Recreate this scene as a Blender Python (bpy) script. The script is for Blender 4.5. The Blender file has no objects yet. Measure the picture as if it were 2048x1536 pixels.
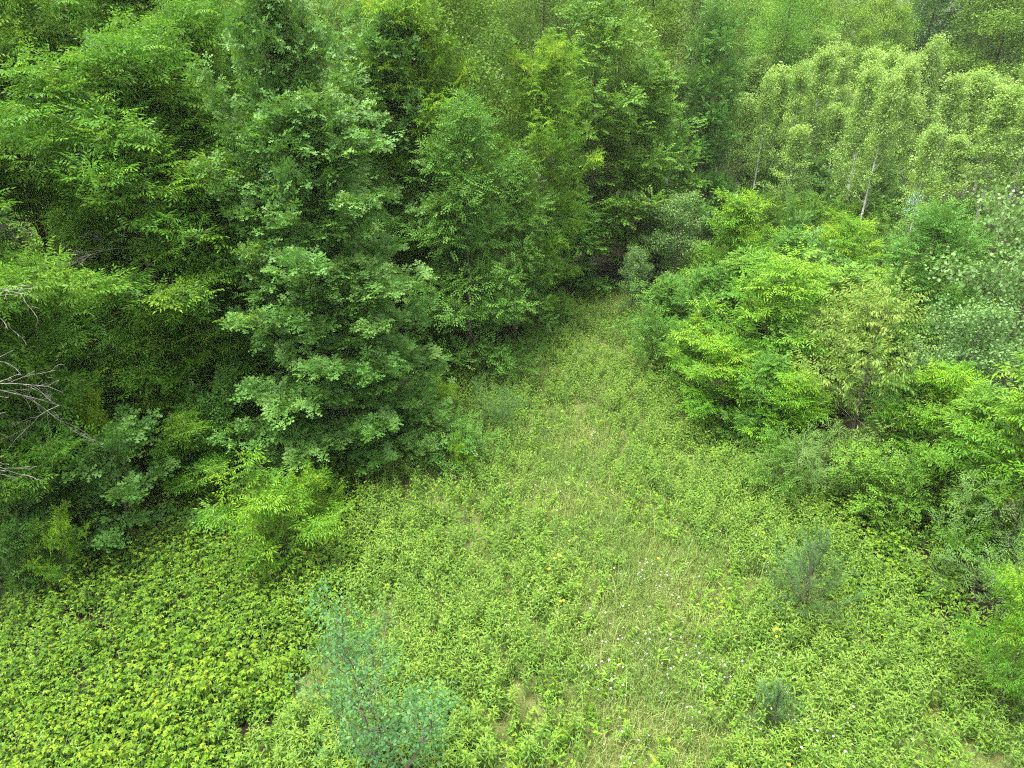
import bpy, math, random
import numpy as np
from mathutils import Vector

rng = np.random.default_rng(7)
PI = math.pi
scene = bpy.context.scene
COL = scene.collection

# ------------------------------------------------------------------ camera, sky, sun, exposure
CAM_H, PITCH, FPX = 9.0, math.radians(26.0), 1410.0     # a drone nine metres above the clearing
cam_data = bpy.data.cameras.new('camera')
cam_data.sensor_width = 36.0
cam_data.lens = 36.0 * FPX / 2048.0
cam_data.clip_start = 0.1
cam_data.clip_end = 3000.0
cam = bpy.data.objects.new('camera', cam_data)
cam.location = (0, 0, CAM_H)
cam.rotation_euler = (PI / 2 - PITCH, 0, 0)
COL.objects.link(cam)
scene.camera = cam

SUN_EL, SUN_AZ = 76.0, 250.0          # high, behind the drone and a little to the left, through thin cloud
world = bpy.data.worlds.new('World')
scene.world = world
world.use_nodes = True
wn, wl = world.node_tree.nodes, world.node_tree.links
wn.clear()
sky = wn.new('ShaderNodeTexSky')
sky.sky_type = 'NISHITA'
sky.sun_disc = False
sky.sun_elevation = math.radians(SUN_EL)
sky.sun_rotation = math.radians(SUN_AZ)
sky.air_density = 1.0
sky.dust_density = 4.0
sky.ozone_density = 0.6
bg = wn.new('ShaderNodeBackground')
bg.inputs['Strength'].default_value = 0.14
wo = wn.new('ShaderNodeOutputWorld')
bw = wn.new('ShaderNodeRGBToBW'); cloud = wn.new('ShaderNodeMix'); cloud.data_type = 'RGBA'; cloud.inputs[0].default_value = 0.8
wl.new(sky.outputs[0], bw.inputs[0]); wl.new(sky.outputs[0], cloud.inputs[6]); wl.new(bw.outputs[0], cloud.inputs[7])
wl.new(cloud.outputs[2], bg.inputs[0]); wl.new(bg.outputs[0], wo.inputs[0])

sun_data = bpy.data.lights.new('sun', 'SUN')
sun_data.energy = 1.1
sun_data.angle = math.radians(20)
sun_data.color = (1.0, 0.97, 0.90)
sun = bpy.data.objects.new('sun', sun_data)
az, el = math.radians(SUN_AZ), math.radians(SUN_EL)
sdir = Vector((math.sin(az) * math.cos(el), math.cos(az) * math.cos(el), math.sin(el)))
sun.rotation_euler = sdir.to_track_quat('Z', 'Y').to_euler()
sun.location = (0, 0, 60)
COL.objects.link(sun)

vs = scene.view_settings
vs.view_transform = 'Standard'; vs.look = 'None'; vs.gamma = 1.0; vs.use_curve_mapping = False
vs.exposure = 2.85
scene.render.engine = 'CYCLES'
cy = scene.cycles
cy.max_bounces = 7; cy.diffuse_bounces = 3; cy.transmission_bounces = 4; cy.glossy_bounces = 1
cy.volume_bounces = 0; cy.transparent_max_bounces = 4
cy.use_denoising = False
cy.use_adaptive_sampling = False
cy.sample_clamp_indirect = 0.12; cy.sample_clamp_direct = 0.6
cy.filter_width = 1.15
try: cy.denoiser = 'OPENIMAGEDENOISE'
except Exception: pass

# ------------------------------------------------------------------ where a pixel of the survey photo meets the land
def ray(u, v):
    a, b = (u - 1024) / FPX, (768 - v) / FPX
    return np.array([a, math.cos(PITCH) + b * math.sin(PITCH), -math.sin(PITCH) + b * math.cos(PITCH)])
def G(u, v, z=0.0):
    d = ray(u, v); k = (z - CAM_H) / d[2]
    return np.array([d[0] * k, d[1] * k, z])
def height_at(p, v):
    d = ray(1024, v)
    return CAM_H + d[2] / d[1] * p[1]
def slant(p, z=0.0):
    return p[1] * math.cos(PITCH) + (CAM_H - z) * math.sin(PITCH)
def proj(x, y, z):
    dz = z - CAM_H
    f = y * math.cos(PITCH) - dz * math.sin(PITCH)
    up = y * math.sin(PITCH) + dz * math.cos(PITCH)
    return 1024 + FPX * x / f, 768 - FPX * up / f

# ------------------------------------------------------------------ materials
def nodes_of(name):
    m = bpy.data.materials.new(name); m.use_nodes = True
    n, l = m.node_tree.nodes, m.node_tree.links
    n.clear()
    out = n.new('ShaderNodeOutputMaterial')
    return m, n, l, out

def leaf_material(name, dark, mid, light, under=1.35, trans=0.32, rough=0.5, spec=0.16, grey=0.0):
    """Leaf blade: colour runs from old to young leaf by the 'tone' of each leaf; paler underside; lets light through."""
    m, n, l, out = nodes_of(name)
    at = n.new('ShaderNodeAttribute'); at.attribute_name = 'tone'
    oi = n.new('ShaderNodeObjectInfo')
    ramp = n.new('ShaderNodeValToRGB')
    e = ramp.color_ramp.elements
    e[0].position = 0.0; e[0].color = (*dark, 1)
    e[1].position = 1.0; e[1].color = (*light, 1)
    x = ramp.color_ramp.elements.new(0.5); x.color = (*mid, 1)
    l.new(at.outputs['Fac'], ramp.inputs[0])
    tint = n.new('ShaderNodeMix'); tint.data_type = 'RGBA'; tint.blend_type = 'MULTIPLY'; tint.inputs[0].default_value = 1.0
    l.new(ramp.outputs[0], tint.inputs[6]); l.new(oi.outputs['Color'], tint.inputs[7])
    geo = n.new('ShaderNodeNewGeometry')
    back = n.new('ShaderNodeMix'); back.data_type = 'RGBA'; back.blend_type = 'MIX'
    pale = n.new('ShaderNodeMix'); pale.data_type = 'RGBA'; pale.blend_type = 'MIX'; pale.inputs[0].default_value = 0.35
    l.new(tint.outputs[2], pale.inputs[6])
    pale.inputs[7].default_value = (0.13 * under, 0.20 * under, 0.075 * under, 1)
    l.new(geo.outputs['Backfacing'], back.inputs[0])
    l.new(tint.outputs[2], back.inputs[6]); l.new(pale.outputs[2], back.inputs[7])
    p = n.new('ShaderNodeBsdfPrincipled')
    p.inputs['Roughness'].default_value = rough
    p.inputs['Specular IOR Level'].default_value = spec
    l.new(back.outputs[2], p.inputs['Base Color'])
    t = n.new('ShaderNodeBsdfTranslucent')
    warm = n.new('ShaderNodeMix'); warm.data_type = 'RGBA'; warm.blend_type = 'MULTIPLY'; warm.inputs[0].default_value = 1.0
    l.new(tint.outputs[2], warm.inputs[6]); warm.inputs[7].default_value = (1.5, 1.45, 0.7, 1)
    l.new(warm.outputs[2], t.inputs[0])
    mix = n.new('ShaderNodeMixShader'); mix.inputs[0].default_value = trans
    l.new(p.outputs[0], mix.inputs[1]); l.new(t.outputs[0], mix.inputs[2])
    l.new(mix.outputs[0], out.inputs[0])
    return m

def bark_material(name, a, b, scale=9.0, stretch=0.25, rough=0.9, bump=0.25):
    m, n, l, out = nodes_of(name)
    tc = n.new('ShaderNodeTexCoord'); mp = n.new('ShaderNodeMapping')
    mp.inputs['Scale'].default_value = (1, 1, stretch)
    l.new(tc.outputs['Object'], mp.inputs[0])
    ns = n.new('ShaderNodeTexNoise'); ns.inputs['Scale'].default_value = scale; ns.inputs['Detail'].default_value = 5
    l.new(mp.outputs[0], ns.inputs['Vector'])
    rp = n.new('ShaderNodeValToRGB')
    rp.color_ramp.elements[0].position = 0.36; rp.color_ramp.elements[0].color = (*a, 1)
    rp.color_ramp.elements[1].position = 0.64; rp.color_ramp.elements[1].color = (*b, 1)
    l.new(ns.outputs['Fac'], rp.inputs[0])
    p = n.new('ShaderNodeBsdfPrincipled'); p.inputs['Roughness'].default_value = rough
    p.inputs['Specular IOR Level'].default_value = 0.2
    l.new(rp.outputs[0], p.inputs['Base Color'])
    bp = n.new('ShaderNodeBump'); bp.inputs['Strength'].default_value = bump; bp.inputs['Distance'].default_value = 0.03
    l.new(ns.outputs['Fac'], bp.inputs['Height']); l.new(bp.outputs[0], p.inputs['Normal'])
    l.new(p.outputs[0], out.inputs[0])
    return m

def plain_material(name, c, rough=0.6, var=0.15, scale=20.0, trans=0.0):
    m, n, l, out = nodes_of(name)
    tc = n.new('ShaderNodeTexCoord')
    ns = n.new('ShaderNodeTexNoise'); ns.inputs['Scale'].default_value = scale
    l.new(tc.outputs['Object'], ns.inputs['Vector'])
    rp = n.new('ShaderNodeValToRGB')
    rp.color_ramp.elements[0].position = 0.3; rp.color_ramp.elements[0].color = (*[k * (1 - var) for k in c], 1)
    rp.color_ramp.elements[1].position = 0.7; rp.color_ramp.elements[1].color = (*[min(k * (1 + var), 0.9) for k in c], 1)
    l.new(ns.outputs['Fac'], rp.inputs[0])
    p = n.new('ShaderNodeBsdfPrincipled'); p.inputs['Roughness'].default_value = rough
    l.new(rp.outputs[0], p.inputs['Base Color'])
    if trans:
        t = n.new('ShaderNodeBsdfTranslucent'); l.new(rp.outputs[0], t.inputs[0])
        mx = n.new('ShaderNodeMixShader'); mx.inputs[0].default_value = trans
        l.new(p.outputs[0], mx.inputs[1]); l.new(t.outputs[0], mx.inputs[2]); l.new(mx.outputs[0], out.inputs[0])
    else:
        l.new(p.outputs[0], out.inputs[0])
    return m

M = {}
M['ash'] = leaf_material('ash_leaf', (0.032, 0.108, 0.008), (0.068, 0.182, 0.013), (0.180, 0.290, 0.020), trans=.32)
M['oak'] = leaf_material('oak_leaf', (0.038, 0.118, 0.016), (0.072, 0.172, 0.026), (0.135, 0.235, 0.046), under=.85, spec=0.22, rough=0.5, trans=0.30)
M['elm'] = leaf_material('elm_leaf', (0.034, 0.108, 0.012), (0.064, 0.168, 0.018), (0.130, 0.235, 0.030), trans=.30)
M['maple'] = leaf_material('maple_leaf', (0.038, 0.110, 0.011), (0.076, 0.176, 0.016), (0.165, 0.265, 0.030), trans=.30)
M['aspen'] = leaf_material('aspen_leaf', (0.100, 0.205, 0.034), (0.175, 0.305, 0.056), (0.275, 0.380, 0.090), under=1.4, spec=0.35)
M['blue_aspen'] = leaf_material('aspen_sapling_leaf', (0.032, 0.105, 0.030), (0.058, 0.145, 0.042), (0.130, 0.230, 0.055), under=1.0, spec=0.2)
M['round'] = leaf_material('poplar_leaf', (0.060, 0.135, 0.034), (0.095, 0.190, 0.050), (0.170, 0.270, 0.075), under=1.3, spec=.35)
M['cherry'] = leaf_material('cherry_leaf', (0.060, 0.135, 0.020), (0.120, 0.205, 0.032), (0.250, 0.310, 0.060), under=1.4)
M['shrub'] = leaf_material('shrub_leaf', (0.037, 0.108, 0.012), (0.070, 0.168, 0.018), (0.145, 0.240, 0.028), trans=.30)
M['willow'] = leaf_material('willow_leaf', (0.055, 0.130, 0.028), (0.090, 0.180, 0.040), (0.160, 0.250, 0.065), under=1.3, spec=0.3)
M['goldenrod'] = leaf_material('goldenrod_leaf', (0.042, 0.110, 0.012), (0.110, 0.205, 0.022), (0.260, 0.335, 0.050))
M['bramble'] = leaf_material('bramble_leaf', (0.034, 0.098, 0.006), (0.096, 0.190, 0.009), (0.245, 0.310, 0.016))
M['grass'] = leaf_material('grass_blade', (0.070, 0.160, 0.014), (0.145, 0.225, 0.026), (0.290, 0.295, 0.085), under=1.1, trans=0.3)
M['needle'] = leaf_material('pine_needle', (0.036, 0.090, 0.026), (0.060, 0.130, 0.036), (0.120, 0.190, 0.050), trans=.15)
M['bark_dark'] = bark_material('dark_bark', (0.030, 0.024, 0.018), (0.085, 0.070, 0.055))
M['bark_red'] = bark_material('reddish_bark', (0.060, 0.030, 0.018), (0.150, 0.085, 0.052))
M['bark_oak'] = bark_material('oak_bark', (0.050, 0.042, 0.034), (0.140, 0.120, 0.098))
M['bark_pale'] = bark_material('pale_aspen_bark', (0.40, 0.40, 0.34), (0.68, 0.68, 0.61), scale=6, stretch=1.2, bump=0.08)
M['bark_dead'] = bark_material('weathered_dead_wood', (0.11, 0.10, 0.085), (0.27, 0.25, 0.22), scale=14)
M['stem'] = plain_material('green_stem', (0.10, 0.15, 0.05))
M['petal'] = plain_material('white_petal', (0.80, 0.80, 0.80), rough=0.7, var=0.04, trans=0.2)
M['disc'] = plain_material('yellow_disc', (0.60, 0.38, 0.03), rough=0.8)
M['ypetal'] = plain_material('golden_petal', (0.80, 0.48, 0.012), rough=0.6, var=0.08, trans=0.2)
M['ydisc'] = plain_material('dark_cone', (0.05, 0.025, 0.015), rough=0.9)
M['tarp'] = plain_material('pale_blue_tarp', (0.36, 0.66, 0.74), rough=0.35, var=0.12, scale=6)
M['tarp_dark'] = plain_material('teal_tarp', (0.06, 0.30, 0.36), rough=0.35, var=0.15, scale=6)
M['log_red'] = bark_material('rotten_red_wood', (0.10, 0.028, 0.012), (0.30, 0.085, 0.035), scale=12)

# ------------------------------------------------------------------ mesh helpers
def make_mesh(name, verts, tris, mats, tone=None, mat_idx=None, smooth=False):
    verts = np.ascontiguousarray(verts, dtype=np.float32).reshape(-1, 3)
    tris = np.ascontiguousarray(tris, dtype=np.int32).reshape(-1, 3)
    me = bpy.data.meshes.new(name)
    me.vertices.add(len(verts)); me.vertices.foreach_set('co', verts.ravel())
    me.loops.add(tris.size); me.loops.foreach_set('vertex_index', tris.ravel())
    me.polygons.add(len(tris))
    me.polygons.foreach_set('loop_start', np.arange(0, tris.size, 3, dtype=np.int32))
    me.polygons.foreach_set('loop_total', np.full(len(tris), 3, dtype=np.int32))
    for m in mats: me.materials.append(m)
    if mat_idx is not None:
        me.polygons.foreach_set('material_index', np.ascontiguousarray(mat_idx, dtype=np.int32))
    if tone is not None:
        a = me.attributes.new('tone', 'FLOAT', 'POINT')
        a.data.foreach_set('value', np.clip(np.asarray(tone, dtype=np.float32), 0, 1))
    me.polygons.foreach_set('use_smooth', np.full(len(tris), bool(smooth)))
    me.update(calc_edges=True)
    return me

class Soup:
    """Collects triangles of one part."""
    def __init__(s): s.v, s.t, s.c, s.m, s.n = [], [], [], [], 0
    def add(s, v, t, tone=0.5, mi=0):
        v = np.asarray(v, float).reshape(-1, 3); t = np.asarray(t, int).reshape(-1, 3)
        s.v.append(v); s.t.append(t + s.n)
        s.c.append(np.broadcast_to(np.asarray(tone, float), (len(v),)).copy())
        s.m.append(np.full(len(t), mi)); s.n += len(v)
    def arrays(s):
        if not s.v: return np.zeros((0, 3)), np.zeros((0, 3), int), np.zeros(0), np.zeros(0, int)
        return np.concatenate(s.v), np.concatenate(s.t), np.concatenate(s.c), np.concatenate(s.m)
    def mesh(s, name, mats, smooth=False):
        v, t, c, m = s.arrays()
        return make_mesh(name, v, t, mats, c, m, smooth)

def unit(a):
    a = np.asarray(a, float)
    return a / (np.linalg.norm(a, axis=-1, keepdims=True) + 1e-9)

def frames(fwd, up):
    """(N,3) forward and up hints -> (N,3,3) matrices whose columns are forward, side, up."""
    f = unit(fwd); y = unit(np.cross(up, f)); z = np.cross(f, y)
    return np.stack([f, y, z], axis=2)

def tube(soup, pts, radii, sides=5, tone=0.5, mi=0):
    pts = np.asarray(pts, float); n = len(pts)
    d = np.gradient(pts, axis=0); d = unit(d)
    ref = np.where(np.abs(d[:, 2:3]) > 0.9, np.array([[1.0, 0, 0]]), np.array([[0, 0, 1.0]]))
    a = unit(np.cross(d, ref)); b = np.cross(d, a)
    ang = np.arange(sides) * 2 * PI / sides
    ring = (a[:, None, :] * np.cos(ang)[None, :, None] + b[:, None, :] * np.sin(ang)[None, :, None]) * np.asarray(radii)[:, None, None]
    v = (pts[:, None, :] + ring).reshape(-1, 3)
    i = np.arange(n - 1)[:, None] * sides; j = np.arange(sides)[None, :]; k = (j + 1) % sides
    q = np.stack([i + j, i + k, i + sides + k, i + sides + j], axis=-1).reshape(-1, 4)
    t = np.concatenate([q[:, [0, 1, 2]], q[:, [0, 2, 3]]])
    cap = np.stack([np.full(sides - 2, (n - 1) * sides), (n - 1) * sides + np.arange(1, sides - 1), (n - 1) * sides + np.arange(2, sides)], -1)
    soup.add(v, np.concatenate([t, cap]), tone, mi)

# ---- leaf shapes: along +X, normal +Z
def lf_diamond(L, W, fold=0.25, droop=0.15):
    return (np.array([[0, 0, 0], [0.42 * L, -W / 2, fold * W / 2], [L, 0, -droop * L], [0.42 * L, W / 2, fold * W / 2]]),
            np.array([[0, 1, 2], [0, 2, 3]]))
def lf_hex(L, W, fold=0.25, droop=0.2):
    return (np.array([[0, 0, 0], [0.25 * L, -W * .42, fold * W * .4], [0.62 * L, -W * .42, fold * W * .4 - droop * L * .3], [L, 0, -droop * L],
                      [0.62 * L, W * .42, fold * W * .4 - droop * L * .3], [0.25 * L, W * .42, fold * W * .4]]),
            np.array([[0, 1, 2], [0, 2, 3], [0, 3, 4], [0, 4, 5]]))
def lf_round(L, W, droop=0.15):
    return (np.array([[0, 0, 0], [0.2 * L, -W * .4, .02 * L], [0.62 * L, -W * .47, 0], [L, 0, -droop * L], [0.62 * L, W * .47, 0], [0.2 * L, W * .4, .02 * L]]),
            np.array([[0, 1, 2], [0, 2, 3], [0, 3, 4], [0, 4, 5]]))
def lf_oak(L, W, droop=0.15):
    m = [0.0, 0.30, 0.58, 1.0]; tx = [0.24, 0.62, 0.93]; ty = [0.22, 0.50, 0.30]
    v = [[x * L, 0, -droop * L * x * x] for x in m]
    t = []
    for s in (-1, 1):
        for i in range(3):
            v.append([tx[i] * L, s * ty[i] * W, 0.06 * L - droop * L * tx[i] ** 2])
            k = len(v) - 1
            t.append([i, k, i + 1] if s < 0 else [i, i + 1, k])
    return np.array(v), np.array(t)
def lf_blade(L, W, lift=0.3, droop=0.25):
    """narrow leaf that rises and bends over"""
    return (np.array([[0, 0, 0], [0.5 * L, -W / 2, lift * L * .5], [0.5 * L, W / 2, lift * L * .5], [L, 0, lift * L * .6 - droop * L]]),
            np.array([[0, 1, 2], [1, 3, 2]]))

def rotm(yaw, pitch, roll=0.0):
    cy_, sy = math.cos(yaw), math.sin(yaw); cp, sp = math.cos(pitch), math.sin(pitch); cr, sr = math.cos(roll), math.sin(roll)
    Rz = np.array([[cy_, -sy, 0], [sy, cy_, 0], [0, 0, 1]]); Ry = np.array([[cp, 0, -sp], [0, 1, 0], [sp, 0, cp]]); Rx = np.array([[1, 0, 0], [0, cr, -sr], [0, sr, cr]])
    return Rz @ Ry @ Rx

def put(soup, leaf, pos, R, tone, mi=0):
    v, t = leaf
    soup.add(v @ R.T + np.asarray(pos), t, tone, mi)

# ---- sprays: what one twig tip carries
def compound_leaf(s, pos, R, r, pairs=4, L=0.26, leafL=0.115, leafW=0.040, tone=0.5, droop=0.5):
    for i in range(pairs + 1):
        u = (i + 1.0) / (pairs + 1)
        p = np.array([u * L, 0, -droop * L * u * u])
        pit = -droop * u * 1.2
        if i == pairs:
            put(s, lf_diamond(leafL * 1.05, leafW), p @ R.T + pos, R @ rotm(0, pit - .2), tone)
        else:
            for sg in (-1, 1):
                put(s, lf_diamond(leafL * r.uniform(.85, 1.1), leafW * r.uniform(.85, 1.15), droop=.25), p @ R.T + pos,
                    R @ rotm(sg * r.uniform(.85, 1.15), pit * .5 - r.uniform(.15, .45)), tone + r.uniform(-.06, .06))

def spray_ash(r, n=4, pairs=3, L=0.26):
    s = Soup()
    for k in range(n):
        yaw = (k - (n - 1) / 2) * (2 * PI / n) * .85 + r.uniform(-.25, .25)
        compound_leaf(s, np.array([0, 0, 0.0]), rotm(yaw, r.uniform(.05, .5)), r, pairs, L * r.uniform(.8, 1.15), tone=.5 + r.uniform(-.10, .10), droop=r.uniform(.15, .55))
    return s.arrays()
def spray_oak(r, n=7, L=0.135, W=0.095):
    s = Soup()
    for k in range(n):
        yaw = k * 2 * PI / n + r.uniform(-.3, .3)
        put(s, lf_oak(L * r.uniform(.8, 1.15), W * r.uniform(.85, 1.2)), [0.02 * math.cos(yaw), 0.02 * math.sin(yaw), r.uniform(-.03, .03)],
            rotm(yaw, r.uniform(-.35, .45), r.uniform(-.5, .5)), .5 + r.uniform(-.18, .18))
    return s.arrays()
def spray_twig(r, n=9, L=0.08, W=0.042, span=0.34, shape=lf_diamond, hang=0.2, spread=1.0):
    """alternate simple leaves along a flat twig"""
    s = Soup()
    for k in range(n):
        u = (k + .5) / n; sg = 1 if k % 2 else -1
        yaw = sg * r.uniform(.6, 1.2) * spread * (1 - .6 * (k == n - 1))
        put(s, shape(L * r.uniform(.75, 1.15), W * r.uniform(.85, 1.15)), [u * span, sg * .01, -.12 * span * u * u + r.uniform(-.02, .02)],
            rotm(yaw, -hang * r.uniform(.3, 1.6), r.uniform(-.45, .45)), .5 + (u - .5) * .25 + r.uniform(-.12, .12))
    return s.arrays()
def spray_loose(r, n=14, L=0.06, W=0.055, size=0.25, shape=lf_diamond):
    """leaves that hang every way round a twig (aspen, far trees)"""
    s = Soup()
    for k in range(n):
        p = r.normal(0, size * .45, 3) + np.array([size * .4, 0, 0])
        put(s, shape(L * r.uniform(.75, 1.2), W * r.uniform(.8, 1.15)), p, rotm(r.uniform(0, 2 * PI), r.uniform(-1.1, .35), r.uniform(-.7, .7)), .5 + r.uniform(-.2, .2))
    return s.arrays()
def spray_needles(r, n=55, L=0.11, span=0.32):
    s = Soup()
    for k in range(n):
        u = r.uniform(0, 1); a = r.uniform(0, 2 * PI); w = 0.0035
        d = unit(np.array([0.9, math.cos(a) * .75, math.sin(a) * .75])); b = unit(np.cross(d, [.2, .3, .9])) * w
        p = np.array([u * span, 0, 0])
        s.add([p - b, p + b, p + d * L * r.uniform(.8, 1.15)], [[0, 1, 2]], .45 + .3 * (u - .5) + r.uniform(-.15, .15))
    return s.arrays()

def scatter(sprays, pos, fwd, up, scl, tone, r):
    """Place spray copies: returns verts, tris, tone of the joined leaves."""
    R = frames(fwd, up); pick = r.integers(0, len(sprays), len(pos))
    V, T, C, n0 = [], [], [], 0
    for k, (v, t, c, _m) in enumerate(sprays):
        idx = np.where(pick == k)[0]
        if len(idx) == 0: continue
        w = np.einsum('nij,vj->nvi', R[idx], v) * scl[idx][:, None, None] + pos[idx][:, None, :]
        V.append(w.reshape(-1, 3))
        T.append((t[None] + (np.arange(len(idx)) * len(v))[:, None, None] + n0).reshape(-1, 3))
        C.append((c[None] + tone[idx][:, None]).ravel())
        n0 += len(idx) * len(v)
    if not V: return np.zeros((0, 3)), np.zeros((0, 3), int), np.zeros(0)
    return np.concatenate(V), np.concatenate(T), np.concatenate(C)

# ------------------------------------------------------------------ scene-graph helpers
def tag(o, label=None, cat=None, group=None, kind=None):
    if label: o['label'] = label
    if cat: o['category'] = cat
    if group: o['group'] = group
    if kind: o['kind'] = kind
    return o
def link(name, me, parent=None, color=None):
    o = bpy.data.objects.new(name, me); COL.objects.link(o)
    if parent is not None: o.parent = parent
    if color is not None: o.color = (*color, 1)
    return o
def empty(name, loc=(0, 0, 0), rz=0.0, scl=(1, 1, 1)):
    o = bpy.data.objects.new(name, None); COL.objects.link(o)
    o.empty_display_size = 0.3
    o.location = loc; o.rotation_euler = (0, 0, rz); o.scale = scl
    return o

# ------------------------------------------------------------------ tree builder
def polyline(p0, d0, L, n, r, curve_up=0.0, wob=0.12):
    pts = [np.asarray(p0, float)]; d = unit(d0)
    for i in range(n):
        d = unit(d + np.array([0, 0, curve_up / n]) + r.normal(0, wob, 3))
        pts.append(pts[-1] + d * L / n)
    return np.array(pts)

class Tree:
    """A kind of tree: meshes for its trunk, its boughs with their foliage, its crown, its dead branches."""
def build_tree(seed, H, R, z0, prof, sprays, leaf_mat, bark, n_limb=26, up=(0.1, 0.9), curve=0.3, sub_step=0.28, tip_step=0.2, sub_len=0.45,
               spray_scale=1.0, r0=0.11, lean=0.0, boughs=0, inner=0.25, dead=0, tone0=0.0, top_tone=0.10, upbias=0.75, stems=1, wood_subs=True, dup=0, dsig=.17, puff=(10, .34)):
    r = np.random.default_rng(seed)
    T = Tree(); T.H, T.R = H, R
    trunk = Soup(); limbs_wood = Soup()
    groups = {}
    SP, SF, SU, SS, ST, SG = [], [], [], [], [], []
    for st in range(stems):
        lx, ly = r.normal(0, lean + (0.16 if stems > 1 else 0), 2)
        n = 9
        base = np.array([r.normal(0, .12) * (stems > 1), r.normal(0, .12) * (stems > 1), -0.1])
        Hs = H * (1 if st == 0 else r.uniform(.7, .95))
        zz = np.linspace(0, 1, n)
        tp = base + np.stack([lx * zz * Hs + np.cumsum(r.normal(0, .02 * H / 8, n)), ly * zz * Hs + np.cumsum(r.normal(0, .02 * H / 8, n)), zz * Hs * .97 + .0], 1)
        rad = r0 * (1 - zz * .93) * (1 if st == 0 else .8)
        rad[0] *= 1.25
        tube(trunk, tp, rad, 7 if r0 > .06 else 5)
        nl = max(3, int(n_limb / stems))
        for i in range(nl):
            t = z0 / H + (0.985 - z0 / H) * ((i + r.uniform(.1, .9)) / nl) ** 0.92
            az_ = i * 2.39996 + r.uniform(-.5, .5) + st * 2.1
            p0 = np.array([np.interp(t, zz, tp[:, k]) for k in range(3)])
            tt = (t - z0 / H) / (1 - z0 / H)
            L = R * prof(tt) * r.uniform(.72, 1.2)
            if L < .15: L = .15
            elv = up[0] + (up[1] - up[0]) * tt + r.normal(0, .24)
            d = np.array([math.cos(az_) * math.cos(elv), math.sin(az_) * math.cos(elv), math.sin(elv)])
            lp = polyline(p0, d, L, 6, r, curve, .10)
            lr = np.linspace(max(.35 * r0 * (1 - t), .008) , .004, 7)
            key = int(i * max(boughs, 1) / nl) if boughs else 0
            g = groups.setdefault(key, Soup())
            tube(g, lp, lr, 4)
            # side branches and the limb's own end
            ns = max(2, int(L / sub_step))
            for j in range(ns + 1):
                u = 1.0 if j == ns else inner + (1 - inner) * (j + r.uniform(.1, .9)) / ns
                q = np.array([np.interp(u, np.linspace(0, 1, 7), lp[:, k]) for k in range(3)])
                ld = unit(lp[min(int(u * 6) + 1, 6)] - lp[max(int(u * 6) - 1, 0)])
                if j == ns: sd = ld; sl = .3
                else:
                    side = unit(np.cross(ld, [0, 0, 1.0])) * (1 if j % 2 else -1)
                    sd = unit(ld * .55 + side * .8 + np.array([0, 0, r.uniform(-.15, .45)]))
                    sl = sub_len * (.35 + L * .28 * (1.25 - u)) * r.uniform(.7, 1.3)
                bp = polyline(q, sd, sl, 3, r, curve * .5, .18)
                if wood_subs: tube(g, bp, np.array([.006, .0045, .003, .0018]) * (1 + r0 * 5), 3)
                nt = max(1, int(sl / tip_step))
                bt = r.normal(0, .10)
                for m in range(nt + 1):
                    w = (m + .6 * r.random()) / (nt + .001) if m < nt else 1.0
                    w = min(w, 1)
                    pos = np.array([np.interp(w, np.linspace(0, 1, 4), bp[:, k]) for k in range(3)])
                    dd = unit(bp[3] - bp[0]); dd = unit(dd + r.normal(0, .45, 3) * np.array([1, 1, .5]))
                    SP.append(pos); SF.append(dd); SU.append(unit(np.array([0, 0, 1.0]) * upbias + r.normal(0, .3, 3)))
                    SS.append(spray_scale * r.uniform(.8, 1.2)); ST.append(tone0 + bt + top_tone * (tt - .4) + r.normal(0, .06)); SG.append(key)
                # the leafy puff at the branch end
                npf, prad = puff; prad = prad * r.uniform(.7, 1.25); ptone = r.normal(0, .09)
                for m in range(int(npf * r.uniform(.75, 1.25))):
                    o = unit(r.normal(0, 1, 3)); o[2] = abs(o[2]) * 1.05 - .25; o = unit(o)
                    SP.append(bp[3] + o * prad * np.array([1, 1, .9]) * r.uniform(.6, 1.05)); SF.append(unit(o + r.normal(0, .25, 3))); SU.append(unit(np.array([0, 0, upbias]) + o * .6 + r.normal(0, .2, 3)))
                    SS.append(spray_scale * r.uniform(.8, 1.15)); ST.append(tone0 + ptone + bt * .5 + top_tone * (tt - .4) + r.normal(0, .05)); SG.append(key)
        # the leader
        for m in range(6):
            SP.append(tp[-1] - np.array([0, 0, m * .10]) + r.normal(0, .05, 3)); SF.append(unit(r.normal(0, 1, 3) + [0, 0, .7])); SU.append(np.array([0, 0, 1.0]) + r.normal(0, .2, 3))
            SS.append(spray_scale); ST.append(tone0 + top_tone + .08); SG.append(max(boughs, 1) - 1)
    SP, SF, SU, SS, ST, SG = map(np.array, (SP, SF, SU, SS, ST, SG))
    if dup:      # the short shoots round every twig
        n0 = len(SP); rep = np.tile(np.arange(n0), dup)
        off = r.normal(0, dsig, (len(rep), 3)) * np.array([1, 1, .85]); od = unit(off)
        SP = np.concatenate([SP, SP[rep] + off]); SF = np.concatenate([SF, unit(SF[rep] * .45 + od * .8 + r.normal(0, .3, (len(rep), 3)))])
        SU = np.concatenate([SU, unit(np.array([0, 0, upbias]) + od * .55 + r.normal(0, .25, (len(rep), 3)))]); SS = np.concatenate([SS, SS[rep] * r.uniform(.8, 1.1, len(rep))])
        ST = np.concatenate([ST, ST[rep] + r.normal(0, .05, len(rep))]); SG = np.concatenate([SG, SG[rep]])
    T.trunk = trunk; T.parts = []
    T.n_spray = len(SP)
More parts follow.
